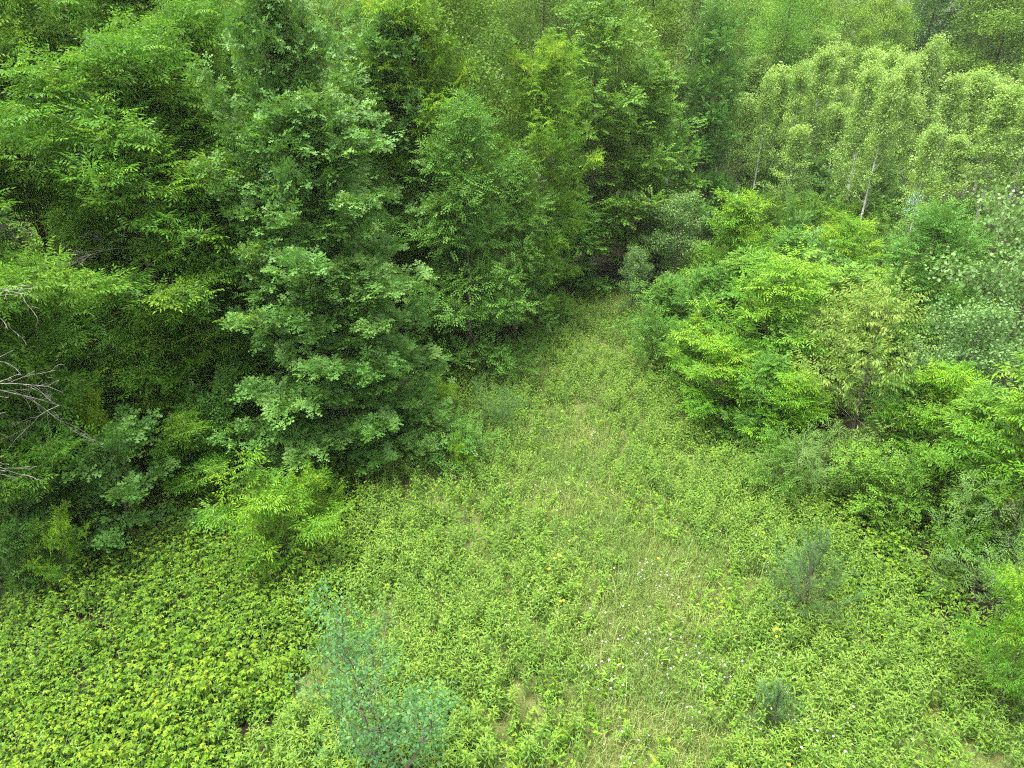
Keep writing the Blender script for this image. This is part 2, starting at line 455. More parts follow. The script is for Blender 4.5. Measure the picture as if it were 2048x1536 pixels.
    if boughs:
        T.trunk_me = trunk.mesh('trunk', [M[bark]], True)
        for k in sorted(groups):
            idx = np.where(SG == k)[0]
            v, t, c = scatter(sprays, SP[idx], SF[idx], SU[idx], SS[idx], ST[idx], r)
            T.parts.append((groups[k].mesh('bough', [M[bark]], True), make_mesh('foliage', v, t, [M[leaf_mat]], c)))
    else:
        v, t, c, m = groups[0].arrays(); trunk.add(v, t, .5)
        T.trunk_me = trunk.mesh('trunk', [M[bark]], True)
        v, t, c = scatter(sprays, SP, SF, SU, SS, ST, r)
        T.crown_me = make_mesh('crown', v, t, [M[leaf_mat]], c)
    if dead:
        s = Soup()
        for k in range(dead):
            t = r.uniform(.25, .8); a = r.uniform(0, 2 * PI)
            p0 = np.array([np.interp(t, zz, tp[:, q]) for q in range(3)])
            dead_branch(s, p0, np.array([math.cos(a), math.sin(a), r.uniform(-.1, .4)]), R * r.uniform(.6, .9), r, .011)
        T.dead_me = s.mesh('dead_branch', [M['bark_dead']], True)
    else: T.dead_me = None
    T.tip_pos, T.tip_fwd = SP, SF
    return T

def dead_branch(s, p0, d, L, r, rad, depth=0, droop=-0.1):
    n = 6
    pts = polyline(p0, d, L, n, r, droop, .16)
    tube(s, pts, np.linspace(rad, max(rad * .25, .003), n + 1), 5 if depth == 0 else (4 if depth == 1 else 3))
    if depth >= 3: return
    nk = [7, 5, 3][depth]
    for k in range(nk):
        u = .15 + .8 * (k + r.random()) / nk
        q = np.array([np.interp(u, np.linspace(0, 1, n + 1), pts[:, j]) for j in range(3)])
        ld = unit(pts[-1] - pts[0]); sd = unit(ld * .8 + r.normal(0, .55, 3))
        dead_branch(s, q, sd, L * (.55 if depth == 0 else .5) * r.uniform(.5, 1.1) * (1.1 - u * .5), r, rad * .42, depth + 1, droop)

def plant_tree(T, name, loc, h, w, rz, color, label, cat='tree', group=None):
    root = empty(name, loc, rz, (w / (2 * T.R), w / (2 * T.R), h / T.H))
    tag(root, label, cat, group)
    link('trunk', T.trunk_me, root)
    if T.parts:
        for b, f in T.parts:
            bo = link('bough', b, root)
            fo = link('foliage', f, bo, color)
    else:
        link('crown', T.crown_me, root, color)
    if T.dead_me: link('dead_branch', T.dead_me, root)
    return root

R_ = np.random.default_rng
sp_ash = [spray_ash(R_(i), 4, 3) for i in range(5)]
sp_ash_fine = [spray_ash(R_(20 + i), 4, 3, .22) for i in range(4)]
sp_oak = [spray_oak(R_(40 + i)) for i in range(5)]
sp_elm = [spray_twig(R_(60 + i), 10, .085, .046) for i in range(5)]
sp_maple = [spray_twig(R_(80 + i), 9, .10, .072, .32) for i in range(5)]
sp_cherry = [spray_twig(R_(100 + i), 11, .12, .036, .40, hang=.9) for i in range(5)]
sp_aspen = [spray_loose(R_(120 + i), 12, .080, .068, .24) for i in range(5)]
sp_round = [spray_loose(R_(140 + i), 9, .075, .070, .26, lf_round) for i in range(5)]
sp_far = [spray_loose(R_(160 + i), 14, .15, .10, .44) for i in range(5)]
sp_farfine = [spray_loose(R_(170 + i), 14, .13, .075, .40) for i in range(5)]
sp_shrub = [spray_twig(R_(180 + i), 9, .075, .045, .28) for i in range(5)]
sp_willow = [spray_twig(R_(200 + i), 16, .085, .018, .36, hang=-.1, spread=.7) for i in range(5)]
sp_pine = [spray_needles(R_(220 + i)) for i in range(4)]

round_top = lambda t: 0.55 + 0.75 * math.sin(PI * (0.12 + 0.80 * t)) * .65 if t < .93 else .5
conic = lambda t: (1.05 - .85 * t) * (0.8 + .2 * min(t * 6, 1))
column = lambda t: 0.85 * math.sin(PI * (0.18 + .74 * t)) + .15
bushy = lambda t: 0.9 * math.sqrt(max(1 - t * t * .85, .05))

# ------------------------------------------------------------------ the land
clear_px = [(1120, 585), (1250, 580), (1300, 640), (1345, 760), (1400, 870), (1500, 940), (1570, 1010), (1660, 1060), (1790, 1210), (1930, 1330), (2200, 1420),
            (2500, 1750), (-500, 1750), (-300, 1360), (0, 1250), (130, 1150), (260, 1080), (430, 955), (560, 900), (800, 860), (920, 770), (1030, 705), (1070, 650)]
CLEAR = np.array([G(u, v)[:2] for u, v in clear_px])
bram_px = [(560, 895), (700, 960), (760, 1120), (640, 1280), (560, 1450), (500, 1750), (-500, 1750), (-300, 1360), (0, 1250), (130, 1150), (260, 1080), (430, 955)]
BRAM = np.array([G(u, v)[:2] for u, v in bram_px])
def inside(poly, x, y):
    x = np.asarray(x); y = np.asarray(y); c = np.zeros(x.shape, bool)
    j = len(poly) - 1
    for i in range(len(poly)):
        xi, yi = poly[i]; xj, yj = poly[j]
        c ^= ((yi > y) != (yj > y)) & (x < (xj - xi) * (y - yi) / (yj - yi + 1e-12) + xi)
        j = i
    return c
def edge_dist(poly, x, y):
    x = np.asarray(x, float); y = np.asarray(y, float); best = np.full(x.shape, 1e9)
    for i in range(len(poly)):
        a, b = poly[i - 1], poly[i]; ab = b - a
        t = np.clip(((x - a[0]) * ab[0] + (y - a[1]) * ab[1]) / (ab @ ab + 1e-9), 0, 1)
        best = np.minimum(best, np.hypot(x - a[0] - t * ab[0], y - a[1] - t * ab[1]))
    return best
bare_line = np.array([G(u, v)[:2] for u, v in [(1150, 900), (1130, 980), (1200, 1080), (1330, 1150), (1270, 1280), (1300, 1400), (1330, 1560)]])
def bare_dist(x, y):
    best = np.full(np.shape(x), 1e9)
    for i in range(len(bare_line) - 1):
        a, b = bare_line[i], bare_line[i + 1]; ab = b - a
        t = np.clip(((x - a[0]) * ab[0] + (y - a[1]) * ab[1]) / (ab @ ab), 0, 1)
        best = np.minimum(best, np.hypot(x - a[0] - t * ab[0], y - a[1] - t * ab[1]))
    return best
def vnoise(x, y, s, seed=0):
    """cheap smooth noise, 0..1"""
    r = R_(900 + seed); acc = np.zeros(np.shape(x))
    for k in range(5):
        a = r.uniform(0, 2 * PI); f = s * r.uniform(.6, 1.6); ph = r.uniform(0, 6.3)
        acc = acc + np.sin((x * math.cos(a) + y * math.sin(a)) * f + ph)
    return .5 + acc / 7.0

def ground_z(x, y):
    return (vnoise(x, y, .8, 3) - .5) * .14 * (np.asarray(y) < 60)

gx = np.unique(np.concatenate([np.linspace(-14, 16, 76), np.linspace(-60, 60, 41), np.linspace(-320, 320, 13)]))
gy = np.unique(np.concatenate([np.linspace(2, 36, 86), np.linspace(-30, 130, 41), np.linspace(-80, 420, 14)]))
X, Y = np.meshgrid(gx, gy)
gv = np.stack([X, Y, ground_z(X, Y)], -1).reshape(-1, 3)
nx = len(gx); ii, jj = np.meshgrid(np.arange(len(gy) - 1), np.arange(nx - 1), indexing='ij')
a = (ii * nx + jj).ravel(); gt = np.concatenate([np.stack([a, a + 1, a + nx + 1], 1), np.stack([a, a + nx + 1, a + nx], 1)])
m, n, l, out = nodes_of('woodland_soil_and_meadow_thatch')
at = n.new('ShaderNodeAttribute'); at.attribute_name = 'tone'
tc = n.new('ShaderNodeTexCoord')
n1 = n.new('ShaderNodeTexNoise'); n1.inputs['Scale'].default_value = 3.0; n1.inputs['Detail'].default_value = 8
n2 = n.new('ShaderNodeTexNoise'); n2.inputs['Scale'].default_value = 28.0; n2.inputs['Detail'].default_value = 6
l.new(tc.outputs['Object'], n1.inputs['Vector']); l.new(tc.outputs['Object'], n2.inputs['Vector'])
ra = n.new('ShaderNodeValToRGB'); ra.color_ramp.elements[0].color = (.014, .011, .007, 1); ra.color_ramp.elements[1].color = (.034, .028, .017, 1)
rb = n.new('ShaderNodeValToRGB'); rb.color_ramp.elements[0].color = (.045, .060, .016, 1); rb.color_ramp.elements[1].color = (.135, .140, .048, 1)
l.new(n2.outputs['Fac'], ra.inputs[0]); l.new(n2.outputs['Fac'], rb.inputs[0])
mx = n.new('ShaderNodeMix'); mx.data_type = 'RGBA'
l.new(at.outputs['Fac'], mx.inputs[0]); l.new(ra.outputs[0], mx.inputs[6]); l.new(rb.outputs[0], mx.inputs[7])
p = n.new('ShaderNodeBsdfPrincipled'); p.inputs['Roughness'].default_value = 1; p.inputs['Specular IOR Level'].default_value = .1
l.new(mx.outputs[2], p.inputs['Base Color'])
bp_ = n.new('ShaderNodeBump'); bp_.inputs['Distance'].default_value = .05; bp_.inputs['Strength'].default_value = .6
l.new(n2.outputs['Fac'], bp_.inputs['Height']); l.new(bp_.outputs[0], p.inputs['Normal'])
l.new(p.outputs[0], out.inputs[0])
ins = inside(CLEAR, gv[:, 0], gv[:, 1]) & ~inside(BRAM, gv[:, 0], gv[:, 1])
gme = make_mesh('ground', gv, gt, [m], ins.astype(float), None, True)
tag(link('ground', gme), kind='structure')

# ------------------------------------------------------------------ kinds of trees and shrubs
K = {}
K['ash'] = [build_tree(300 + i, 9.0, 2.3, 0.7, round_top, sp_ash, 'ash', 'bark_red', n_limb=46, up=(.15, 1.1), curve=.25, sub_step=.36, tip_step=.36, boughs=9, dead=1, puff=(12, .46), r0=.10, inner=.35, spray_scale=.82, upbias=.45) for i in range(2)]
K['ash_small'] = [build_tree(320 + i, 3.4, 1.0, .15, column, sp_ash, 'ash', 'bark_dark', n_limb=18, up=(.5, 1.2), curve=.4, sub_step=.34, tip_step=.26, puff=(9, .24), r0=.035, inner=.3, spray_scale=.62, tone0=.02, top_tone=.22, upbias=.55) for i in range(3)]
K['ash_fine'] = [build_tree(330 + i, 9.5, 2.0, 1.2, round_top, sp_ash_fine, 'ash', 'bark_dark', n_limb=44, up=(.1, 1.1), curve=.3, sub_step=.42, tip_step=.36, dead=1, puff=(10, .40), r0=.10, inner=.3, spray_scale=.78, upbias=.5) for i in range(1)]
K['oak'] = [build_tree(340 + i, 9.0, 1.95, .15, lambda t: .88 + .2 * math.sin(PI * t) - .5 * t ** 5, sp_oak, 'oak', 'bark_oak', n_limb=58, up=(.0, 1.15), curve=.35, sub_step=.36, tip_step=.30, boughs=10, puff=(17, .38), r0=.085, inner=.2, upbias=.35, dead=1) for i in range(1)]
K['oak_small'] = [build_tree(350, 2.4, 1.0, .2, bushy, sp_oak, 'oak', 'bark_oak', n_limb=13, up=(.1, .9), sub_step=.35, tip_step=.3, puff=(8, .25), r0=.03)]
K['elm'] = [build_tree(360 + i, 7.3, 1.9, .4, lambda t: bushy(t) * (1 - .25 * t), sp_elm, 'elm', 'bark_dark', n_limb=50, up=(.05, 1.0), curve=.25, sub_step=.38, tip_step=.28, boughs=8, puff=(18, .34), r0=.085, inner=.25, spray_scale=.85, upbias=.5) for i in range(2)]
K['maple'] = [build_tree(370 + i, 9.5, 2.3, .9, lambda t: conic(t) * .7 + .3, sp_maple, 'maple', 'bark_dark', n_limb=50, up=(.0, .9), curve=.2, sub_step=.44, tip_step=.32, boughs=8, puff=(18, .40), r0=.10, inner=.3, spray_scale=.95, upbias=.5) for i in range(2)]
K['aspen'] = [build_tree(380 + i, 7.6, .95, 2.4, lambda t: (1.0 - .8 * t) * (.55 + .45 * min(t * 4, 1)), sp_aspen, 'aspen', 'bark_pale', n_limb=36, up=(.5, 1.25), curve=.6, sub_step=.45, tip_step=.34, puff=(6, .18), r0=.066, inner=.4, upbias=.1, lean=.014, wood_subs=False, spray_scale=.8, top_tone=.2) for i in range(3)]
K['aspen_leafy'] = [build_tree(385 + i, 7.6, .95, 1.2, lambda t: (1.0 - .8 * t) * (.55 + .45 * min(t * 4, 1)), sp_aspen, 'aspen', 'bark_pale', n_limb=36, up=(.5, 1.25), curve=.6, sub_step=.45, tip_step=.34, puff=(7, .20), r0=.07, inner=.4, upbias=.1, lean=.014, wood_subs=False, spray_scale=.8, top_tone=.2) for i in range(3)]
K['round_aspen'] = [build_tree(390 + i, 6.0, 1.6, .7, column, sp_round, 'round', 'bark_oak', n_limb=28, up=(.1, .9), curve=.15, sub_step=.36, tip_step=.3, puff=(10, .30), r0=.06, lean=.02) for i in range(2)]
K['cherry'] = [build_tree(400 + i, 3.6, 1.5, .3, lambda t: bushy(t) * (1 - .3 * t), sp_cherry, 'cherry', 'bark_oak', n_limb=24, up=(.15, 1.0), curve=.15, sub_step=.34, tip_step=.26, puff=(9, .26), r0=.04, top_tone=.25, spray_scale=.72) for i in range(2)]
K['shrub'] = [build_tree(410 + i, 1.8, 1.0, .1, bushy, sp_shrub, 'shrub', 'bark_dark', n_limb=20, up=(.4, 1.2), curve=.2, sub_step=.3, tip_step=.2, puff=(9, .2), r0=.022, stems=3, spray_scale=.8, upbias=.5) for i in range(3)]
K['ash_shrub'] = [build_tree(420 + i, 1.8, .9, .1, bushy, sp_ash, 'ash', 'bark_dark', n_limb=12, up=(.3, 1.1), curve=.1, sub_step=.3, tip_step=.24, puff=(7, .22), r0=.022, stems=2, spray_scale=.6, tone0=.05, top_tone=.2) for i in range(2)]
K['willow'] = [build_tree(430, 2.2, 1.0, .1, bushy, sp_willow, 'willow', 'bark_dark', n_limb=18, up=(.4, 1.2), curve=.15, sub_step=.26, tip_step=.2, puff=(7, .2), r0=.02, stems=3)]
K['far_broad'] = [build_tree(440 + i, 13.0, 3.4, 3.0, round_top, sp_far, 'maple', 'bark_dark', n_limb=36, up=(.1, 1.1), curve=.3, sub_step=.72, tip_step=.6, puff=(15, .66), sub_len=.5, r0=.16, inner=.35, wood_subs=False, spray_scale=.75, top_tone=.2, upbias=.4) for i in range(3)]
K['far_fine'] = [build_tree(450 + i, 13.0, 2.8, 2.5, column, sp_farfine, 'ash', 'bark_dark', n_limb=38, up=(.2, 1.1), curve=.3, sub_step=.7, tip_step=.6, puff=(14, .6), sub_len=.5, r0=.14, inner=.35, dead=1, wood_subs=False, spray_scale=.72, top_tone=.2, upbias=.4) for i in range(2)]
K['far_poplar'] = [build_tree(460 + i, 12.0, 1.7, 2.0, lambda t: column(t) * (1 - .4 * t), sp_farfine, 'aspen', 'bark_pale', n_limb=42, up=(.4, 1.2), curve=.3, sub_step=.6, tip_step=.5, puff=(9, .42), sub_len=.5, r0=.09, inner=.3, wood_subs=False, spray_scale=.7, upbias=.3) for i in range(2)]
used = {}
def variant(kind):
    k = used.get(kind, 0); used[kind] = k + 1
    return K[kind][k % len(K[kind])]

def tree_at(kind, u, v, vtop, wpx, tint, name, label, cat='tree', group=None, rz=None):
    p = G(u, v); p[2] = float(ground_z(p[0], p[1])) - .03
    h = height_at(p, vtop) - p[2]
    w = wpx * slant(p, h * .5) / FPX
    return plant_tree(variant(kind), name, tuple(p), h, w, rng.uniform(0, 2 * PI) if rz is None else rz, tint, label, cat, group)
# ------------------------------------------------------------------ the trees that can be told apart
A = tree_at
# wall of ash on the left
A('ash', 40, 1100, 330, 520, (1, 1.0, .9), 'ash_tree', 'dark green ash tree whose drooping sprays reach behind the bare grey branches')
A('ash', 375, 880, 160, 500, (1.0, 1.02, .9), 'ash_tree', 'ash tree with a thin reddish trunk showing low in its dark foliage')
A('ash', -60, 900, -130, 560, (1.25, 1.15, .9), 'ash_tree', 'tall yellow green ash filling the upper corner of the forest wall')
A('ash', 190, 800, -60, 420, (1.2, 1.1, .9), 'ash_tree', 'tall ash with yellowing seed tufts near its top beside the upper corner')
A('ash', 560, 840, 330, 380, (.9, .98, .95), 'ash_tree', 'shaded ash tree squeezed between the reddish trunk and the big oak')
A('ash', 480, 800, 90, 380, (1.08, 1.06, .95), 'ash_tree', 'ash tree filling the wall between the reddish trunk and the big oak')
A('maple', 290, 700, 10, 330, (1.1, 1.08, .95), 'maple_tree', 'maple crown swelling above the middle of the ash wall')
A('ash', -30, 1000, 560, 330, (1.0, 1.02, .9), 'ash_tree', 'low ash crown behind the lowest bare grey branches')
A('ash_fine', 370, 760, -40, 320, (1.05, 1.05, .9), 'narrow_leaved_tree', 'fine leaved tall tree standing behind the ash with the reddish trunk')
A('ash_fine', 500, 740, -30, 320, (1.0, 1.05, 1.0), 'narrow_leaved_tree', 'fine leaved tree right behind the upper part of the big oak')
A('oak', 645, 880, 18, 300, (1.0, 1.02, 1.0), 'oak_tree', 'big oak with blue green lobed leaves at the edge of the clearing')
A('oak', 672, 900, 235, 400, (1.0, 1.03, 1.0), 'oak_tree', 'shorter oak crowding against the front of the big oak')
A('oak', 705, 925, 540, 330, (1.03, 1.03, 1.0), 'oak_tree', 'low oak whose leaves sweep down to the meadow edge')
A('oak', 800, 700, 60, 330, (.98, 1.0, 1.0), 'oak_tree', 'second oak rising just behind the shoulder of the big oak')
A('ash_fine', 860, 690, 30, 250, (1.7, 1.35, .7), 'yellow_green_tree', 'bright yellow green tree top glowing above the round young elm')
A('elm', 940, 750, 225, 290, (1.0, 1.0, 1.0), 'elm_tree', 'rounded mid green young elm at the back corner of the clearing')
A('elm', 1030, 690, 330, 200, (1.05, 1.02, 1.0), 'elm_tree', 'small leaning elm close by the mouth of the mown trail', 'tree')
A('ash_fine', 1075, 650, 120, 200, (1.5, 1.25, .9), 'ash_tree', 'slim yellow green ash between the round elm and the dark trunked maple')
A('maple', 1172, 565, 25, 300, (1.0, 1.0, 1.0), 'maple_tree', 'tall maple with a straight dark trunk at the end of the trail')
A('maple', 1270, 545, 150, 250, (.95, 1.0, .95), 'maple_tree', 'broad maple leaning over the dark end of the trail')
A('elm', 1130, 590, 390, 190, (.85, .95, .95), 'elm_tree', 'low dark elm at the foot of the tall maple')
A('maple', 1385, 500, 50, 170, (.62, .80, .85), 'dark_tree', 'narrow very dark green tree beside the pale aspen grove')
A('elm', 880, 420, 120, 240, (.85, .95, 1.05), 'elm_tree', 'bluish rounded tree crown above the shoulder of the round elm')
# aspen grove
asp = [(1470, 400, 110, 130, 'aspen with a crooked white trunk at the near edge of the grove'), (1597, 440, 95, 120, 'slim aspen whose white trunk leans beside the gap in the grove'),
       (1580, 400, 60, 120, 'tall slender aspen behind the leaning white trunk'), (1672, 505, 130, 120, 'aspen with a forked white trunk in front of the dark hollow'),
       (1702, 520, 150, 110, 'aspen with a thin white trunk next to the forked one'), (1738, 505, 120, 120, 'aspen with the thickest white trunk in the grove'),
       (1752, 440, 140, 120, 'aspen with a short bare white top above the grove middle'), (1640, 410, 170, 110, 'aspen with a grey stem near the teal tarp'),
       (1840, 460, 150, 140, 'aspen with a white trunk that crosses in front of the pale blue tarp'), (1797, 560, 250, 110, 'young aspen with a thin pale stem in front of the grove'),
       (1935, 510, 170, 150, 'aspen leaning at the far end of the grove by the edge of the thicket'), (1690, 400, 100, 120, 'tall aspen in the second row of the grove'),
       (1800, 410, 110, 130, 'aspen with an airy top between the two tarps'), (1880, 420, 140, 140, 'feathery aspen below the large rounded yellow green crown'),
       (1530, 430, 130, 120, 'aspen with dense pale leaves next to the crooked trunk'), (1640, 450, 210, 110, 'short aspen in front of the grey stemmed one'),
       (1770, 470, 190, 110, 'aspen with sparse twinkling leaves behind the thickest trunk'), (1990, 470, 190, 150, 'aspen at the frame edge above the round leaved poplar'),
       (1850, 520, 270, 120, 'low aspen with yellow tipped leaves in front of the tarp'), (1555, 470, 250, 110, 'low leafy aspen at the foot of the grove')]
for u, v, vt, w, lab in asp:
    q = rng.uniform(.92, 1.12)
    A('aspen_leafy' if ('leafy' in lab or 'dense' in lab or 'low' in lab or 'short aspen' in lab) else 'aspen', u, v, vt, w * .85, (q * 1.05, q * 1.05, q * .95), 'aspen_tree', lab, 'aspen tree', 'pale aspens of the grove', rz=rng.uniform(0, 6.28))
for k in range(34):
    u, v = 1445 + 600 * (k + rng.uniform(0, 1)) / 34, rng.uniform(360, 450); q = rng.uniform(.92, 1.15)
    if abs(u - 1835) < 38 or abs(u - 1655) < 22: continue
    A('aspen_leafy' if k % 2 else 'aspen', u, v, rng.uniform(60, 210), rng.uniform(70, 95), (q * 1.03, q * 1.03, q * .95), 'aspen_tree', 'slim aspen in the crowded back rows of the grove', 'aspen tree', 'back rows of the aspen grove', rz=rng.uniform(0, 6.28))
# behind the grove
A('far_broad', 1925, 352, 0, 290, (1.15, 1.05, .9), 'rounded_tree', 'large rounded yellow green crown behind the aspen grove')
A('far_broad', 1700, 356, 22, 160, (1.35, 1.2, .9), 'rounded_tree', 'bright leafy crown just above the middle of the aspen grove')
A('far_broad', 1790, 322, -70, 250, (.45, .60, .75), 'dark_tree', 'very dark tall tree looming between two bright crowns')
A('far_broad', 2060, 330, -40, 230, (.8, .9, .9), 'dark_tree', 'dark tree at the frame edge behind the large rounded crown')
A('far_poplar', 1540, 330, 20, 130, (.95, 1, 1), 'poplar_tree', 'pale poplar with a white trunk showing through its upper leaves')
A('far_poplar', 1620, 300, 0, 150, (1.1, 1.05, .95), 'poplar_tree', 'pale feathery poplar next to the one with a white trunk')
A('far_poplar', 1285, 330, -20, 130, (1.0, 1.0, 1.0), 'poplar_tree', 'slim pale poplar rising beyond the top of the dark trunked maple')
A('far_fine', 1450, 300, -30, 170, (.95, 1, 1.05), 'branchy_tree', 'thin crowned tree with dark crooked boughs above the very dark narrow tree')
A('far_fine', 1000, 330, -20, 210, (.9, 1, 1), 'branchy_tree', 'tall open tree with bare grey branches near the picture top')
A('far_fine', 1110, 320, -40, 190, (1.1, 1.1, 1), 'branchy_tree', 'open pale crown beside the tree with bare grey branches')
# thicket on the right of the clearing
th = [('ash_small', 1452, 660, 420, 190, (1.2, 1.15, .8), 'ash_sapling', 'bright yellow green ash sapling at the back of the thicket'),
      ('ash_small', 1655, 660, 462, 170, (1.3, 1.2, .75), 'ash_sapling', 'yellow topped ash sapling below the thin white trunks'),
      ('ash_small', 1500, 830, 560, 270, (1.12, 1.12, 1.05), 'ash_sapling', 'large pale green ash sapling in the middle of the thicket'),
      ('ash_small', 1590, 760, 560, 190, (1.2, 1.15, .95), 'ash_sapling', 'ash sapling with drooping pale tips beside the large pale one'),
      ('ash_small', 1440, 860, 700, 200, (1.1, 1.1, .85), 'ash_sapling', 'bushy ash sapling at the thicket edge with dark gaps below'),
      ('ash_small', 1375, 800, 660, 110, (1.15, 1.12, .9), 'ash_sapling', 'narrow ash sapling standing closest to the clearing'),
      ('ash_small', 1570, 930, 770, 190, (1.2, 1.2, .75), 'ash_sapling', 'vivid green ash sapling in front of the drooping cherry'),
      ('ash_small', 1835, 990, 760, 200, (1.2, 1.2, .75), 'ash_sapling', 'vivid green ash sapling beside the drooping cherry'),
      ('cherry', 1690, 940, 610, 340, (1, 1, 1), 'cherry_tree', 'young cherry with drooping pale yellow leaf tips'),
      ('cherry', 1610, 860, 640, 230, (.9, .95, .95), 'cherry_tree', 'smaller paler cherry half hidden behind the drooping one'),
      ('elm', 1790, 800, 430, 260, (.85, .93, .9), 'dark_tree', 'dense dark green tree behind the drooping cherry'),
      ('elm', 1560, 640, 470, 200, (.95, 1.0, 1.0), 'elm_tree', 'low elm between the two bright ash saplings'),
      ('round_aspen', 1960, 870, 300, 270, (1, 1, .9), 'round_leaved_poplar', 'grey green poplar with round leaves and a leaning grey trunk'),
      ('round_aspen', 2060, 800, 330, 260, (1.1, 1.1, .9), 'round_leaved_poplar', 'poplar cut by the frame edge behind the leaning grey trunk'),
      ('round_aspen', 1870, 930, 620, 200, (.95, 1, .95), 'round_leaved_poplar', 'low round leaved poplar above the vivid green sapling'),
      ('ash_small', 1990, 1150, 790, 320, (1.05, 1.05, .9), 'ash_sapling', 'wide ash sapling with long drooping leaves at the frame edge'),
      ('ash_small', 2090, 1120, 700, 260, (1.15, 1.1, .9), 'ash_sapling', 'tall ash sapling mostly cut off by the frame edge'),
      ('ash_small', 1985, 1430, 1130, 190, (1.15, 1.15, .9), 'ash_sapling', 'ash sapling growing out of goldenrod below the silvery willow'),
      ('willow', 1985, 1240, 1055, 190, (1.05, 1.05, 1.05), 'willow_shrub', 'silvery green willow shrub against the wide ash sapling'),
      ('round_aspen', 1345, 600, 400, 120, (1, 1.0, .85), 'aspen_sapling', 'slender aspen sapling with a grey stem near the trail end'),
      ('round_aspen', 1262, 640, 500, 60, (1.0, 1.0, .9), 'aspen_sapling', 'lone thin stemmed sapling at the mouth of the trail'),
      ('shrub', 1320, 690, 590, 150, (.95, 1.0, 1.05), 'shrub', 'rounded shrub beside the lone thin stemmed sapling'),
      ('shrub', 1300, 760, 640, 130, (.85, .95, .95), 'shrub', 'dark shrub on the clearing edge below the rounded shrub'),
      ('shrub', 1420, 640, 520, 130, (1.0, 1.02, 1.1), 'shrub', 'blue green shrub under the slender aspen sapling'),
      ('willow', 1600, 990, 870, 140, (1.1, 1.05, .9), 'willow_shrub', 'grey green shrub with fine leaves at the foot of the cherry'),
      ('shrub', 1540, 1010, 900, 120, (1.0, 1.02, 1.0), 'shrub', 'small leaved shrub at the meadow edge below the vivid sapling'),
      ('shrub', 1700, 1040, 920, 190, (1.15, 1.1, .9), 'shrub', 'spreading light green shrub before the foot of the cherry'),
      ('shrub', 1780, 1060, 940, 150, (1.05, 1.05, .9), 'shrub', 'light green shrub beside the dark bare soil patch'),
      ('maple', 1480, 720, 520, 210, (1.0, 1.03, 1.0), 'maple_sapling', 'mid green young maple between the large pale sapling and the clearing'),
      ('maple', 1650, 800, 560, 230, (1.05, 1.05, 1.0), 'maple_sapling', 'mid green young maple just behind the drooping cherry'),
      ('elm', 1400, 720, 540, 170, (1.0, 1.03, 1.05), 'elm_sapling', 'pale young elm at the upper thicket edge'),
      ('elm', 1510, 900, 720, 170, (1.0, 1.03, 1.0), 'elm_sapling', 'young elm in the thicket front beside the vivid green sapling'),
      ('maple', 1900, 1060, 800, 210, (1.0, 1.05, .95), 'maple_sapling', 'young maple in front of the leaning grey trunk'),
      ('elm', 1770, 960, 760, 170, (.95, 1.0, .95), 'elm_sapling', 'young elm filling the gap beyond the drooping cherry'),
      ('elm', 1330, 690, 560, 130, (1.0, 1.03, 1.0), 'elm_sapling', 'small young elm by the trail side of the thicket'),
      ('ash_small', 1735, 720, 560, 150, (1.1, 1.1, .95), 'ash_sapling', 'ash sapling peeping between the cherry and the dense dark tree'),
      ('ash_small', 1520, 700, 540, 150, (1.3, 1.22, .85), 'ash_sapling', 'ash sapling with fresh yellow leaves behind the large pale one')]
for kind, u, v, vt, w, c, nm, lab in th:
    A(kind, u, v, vt, w, tuple(q * 1.06 for q in c), nm, lab, 'shrub' if 'shrub' in nm else ('sapling' if 'sapling' in nm else 'tree'))
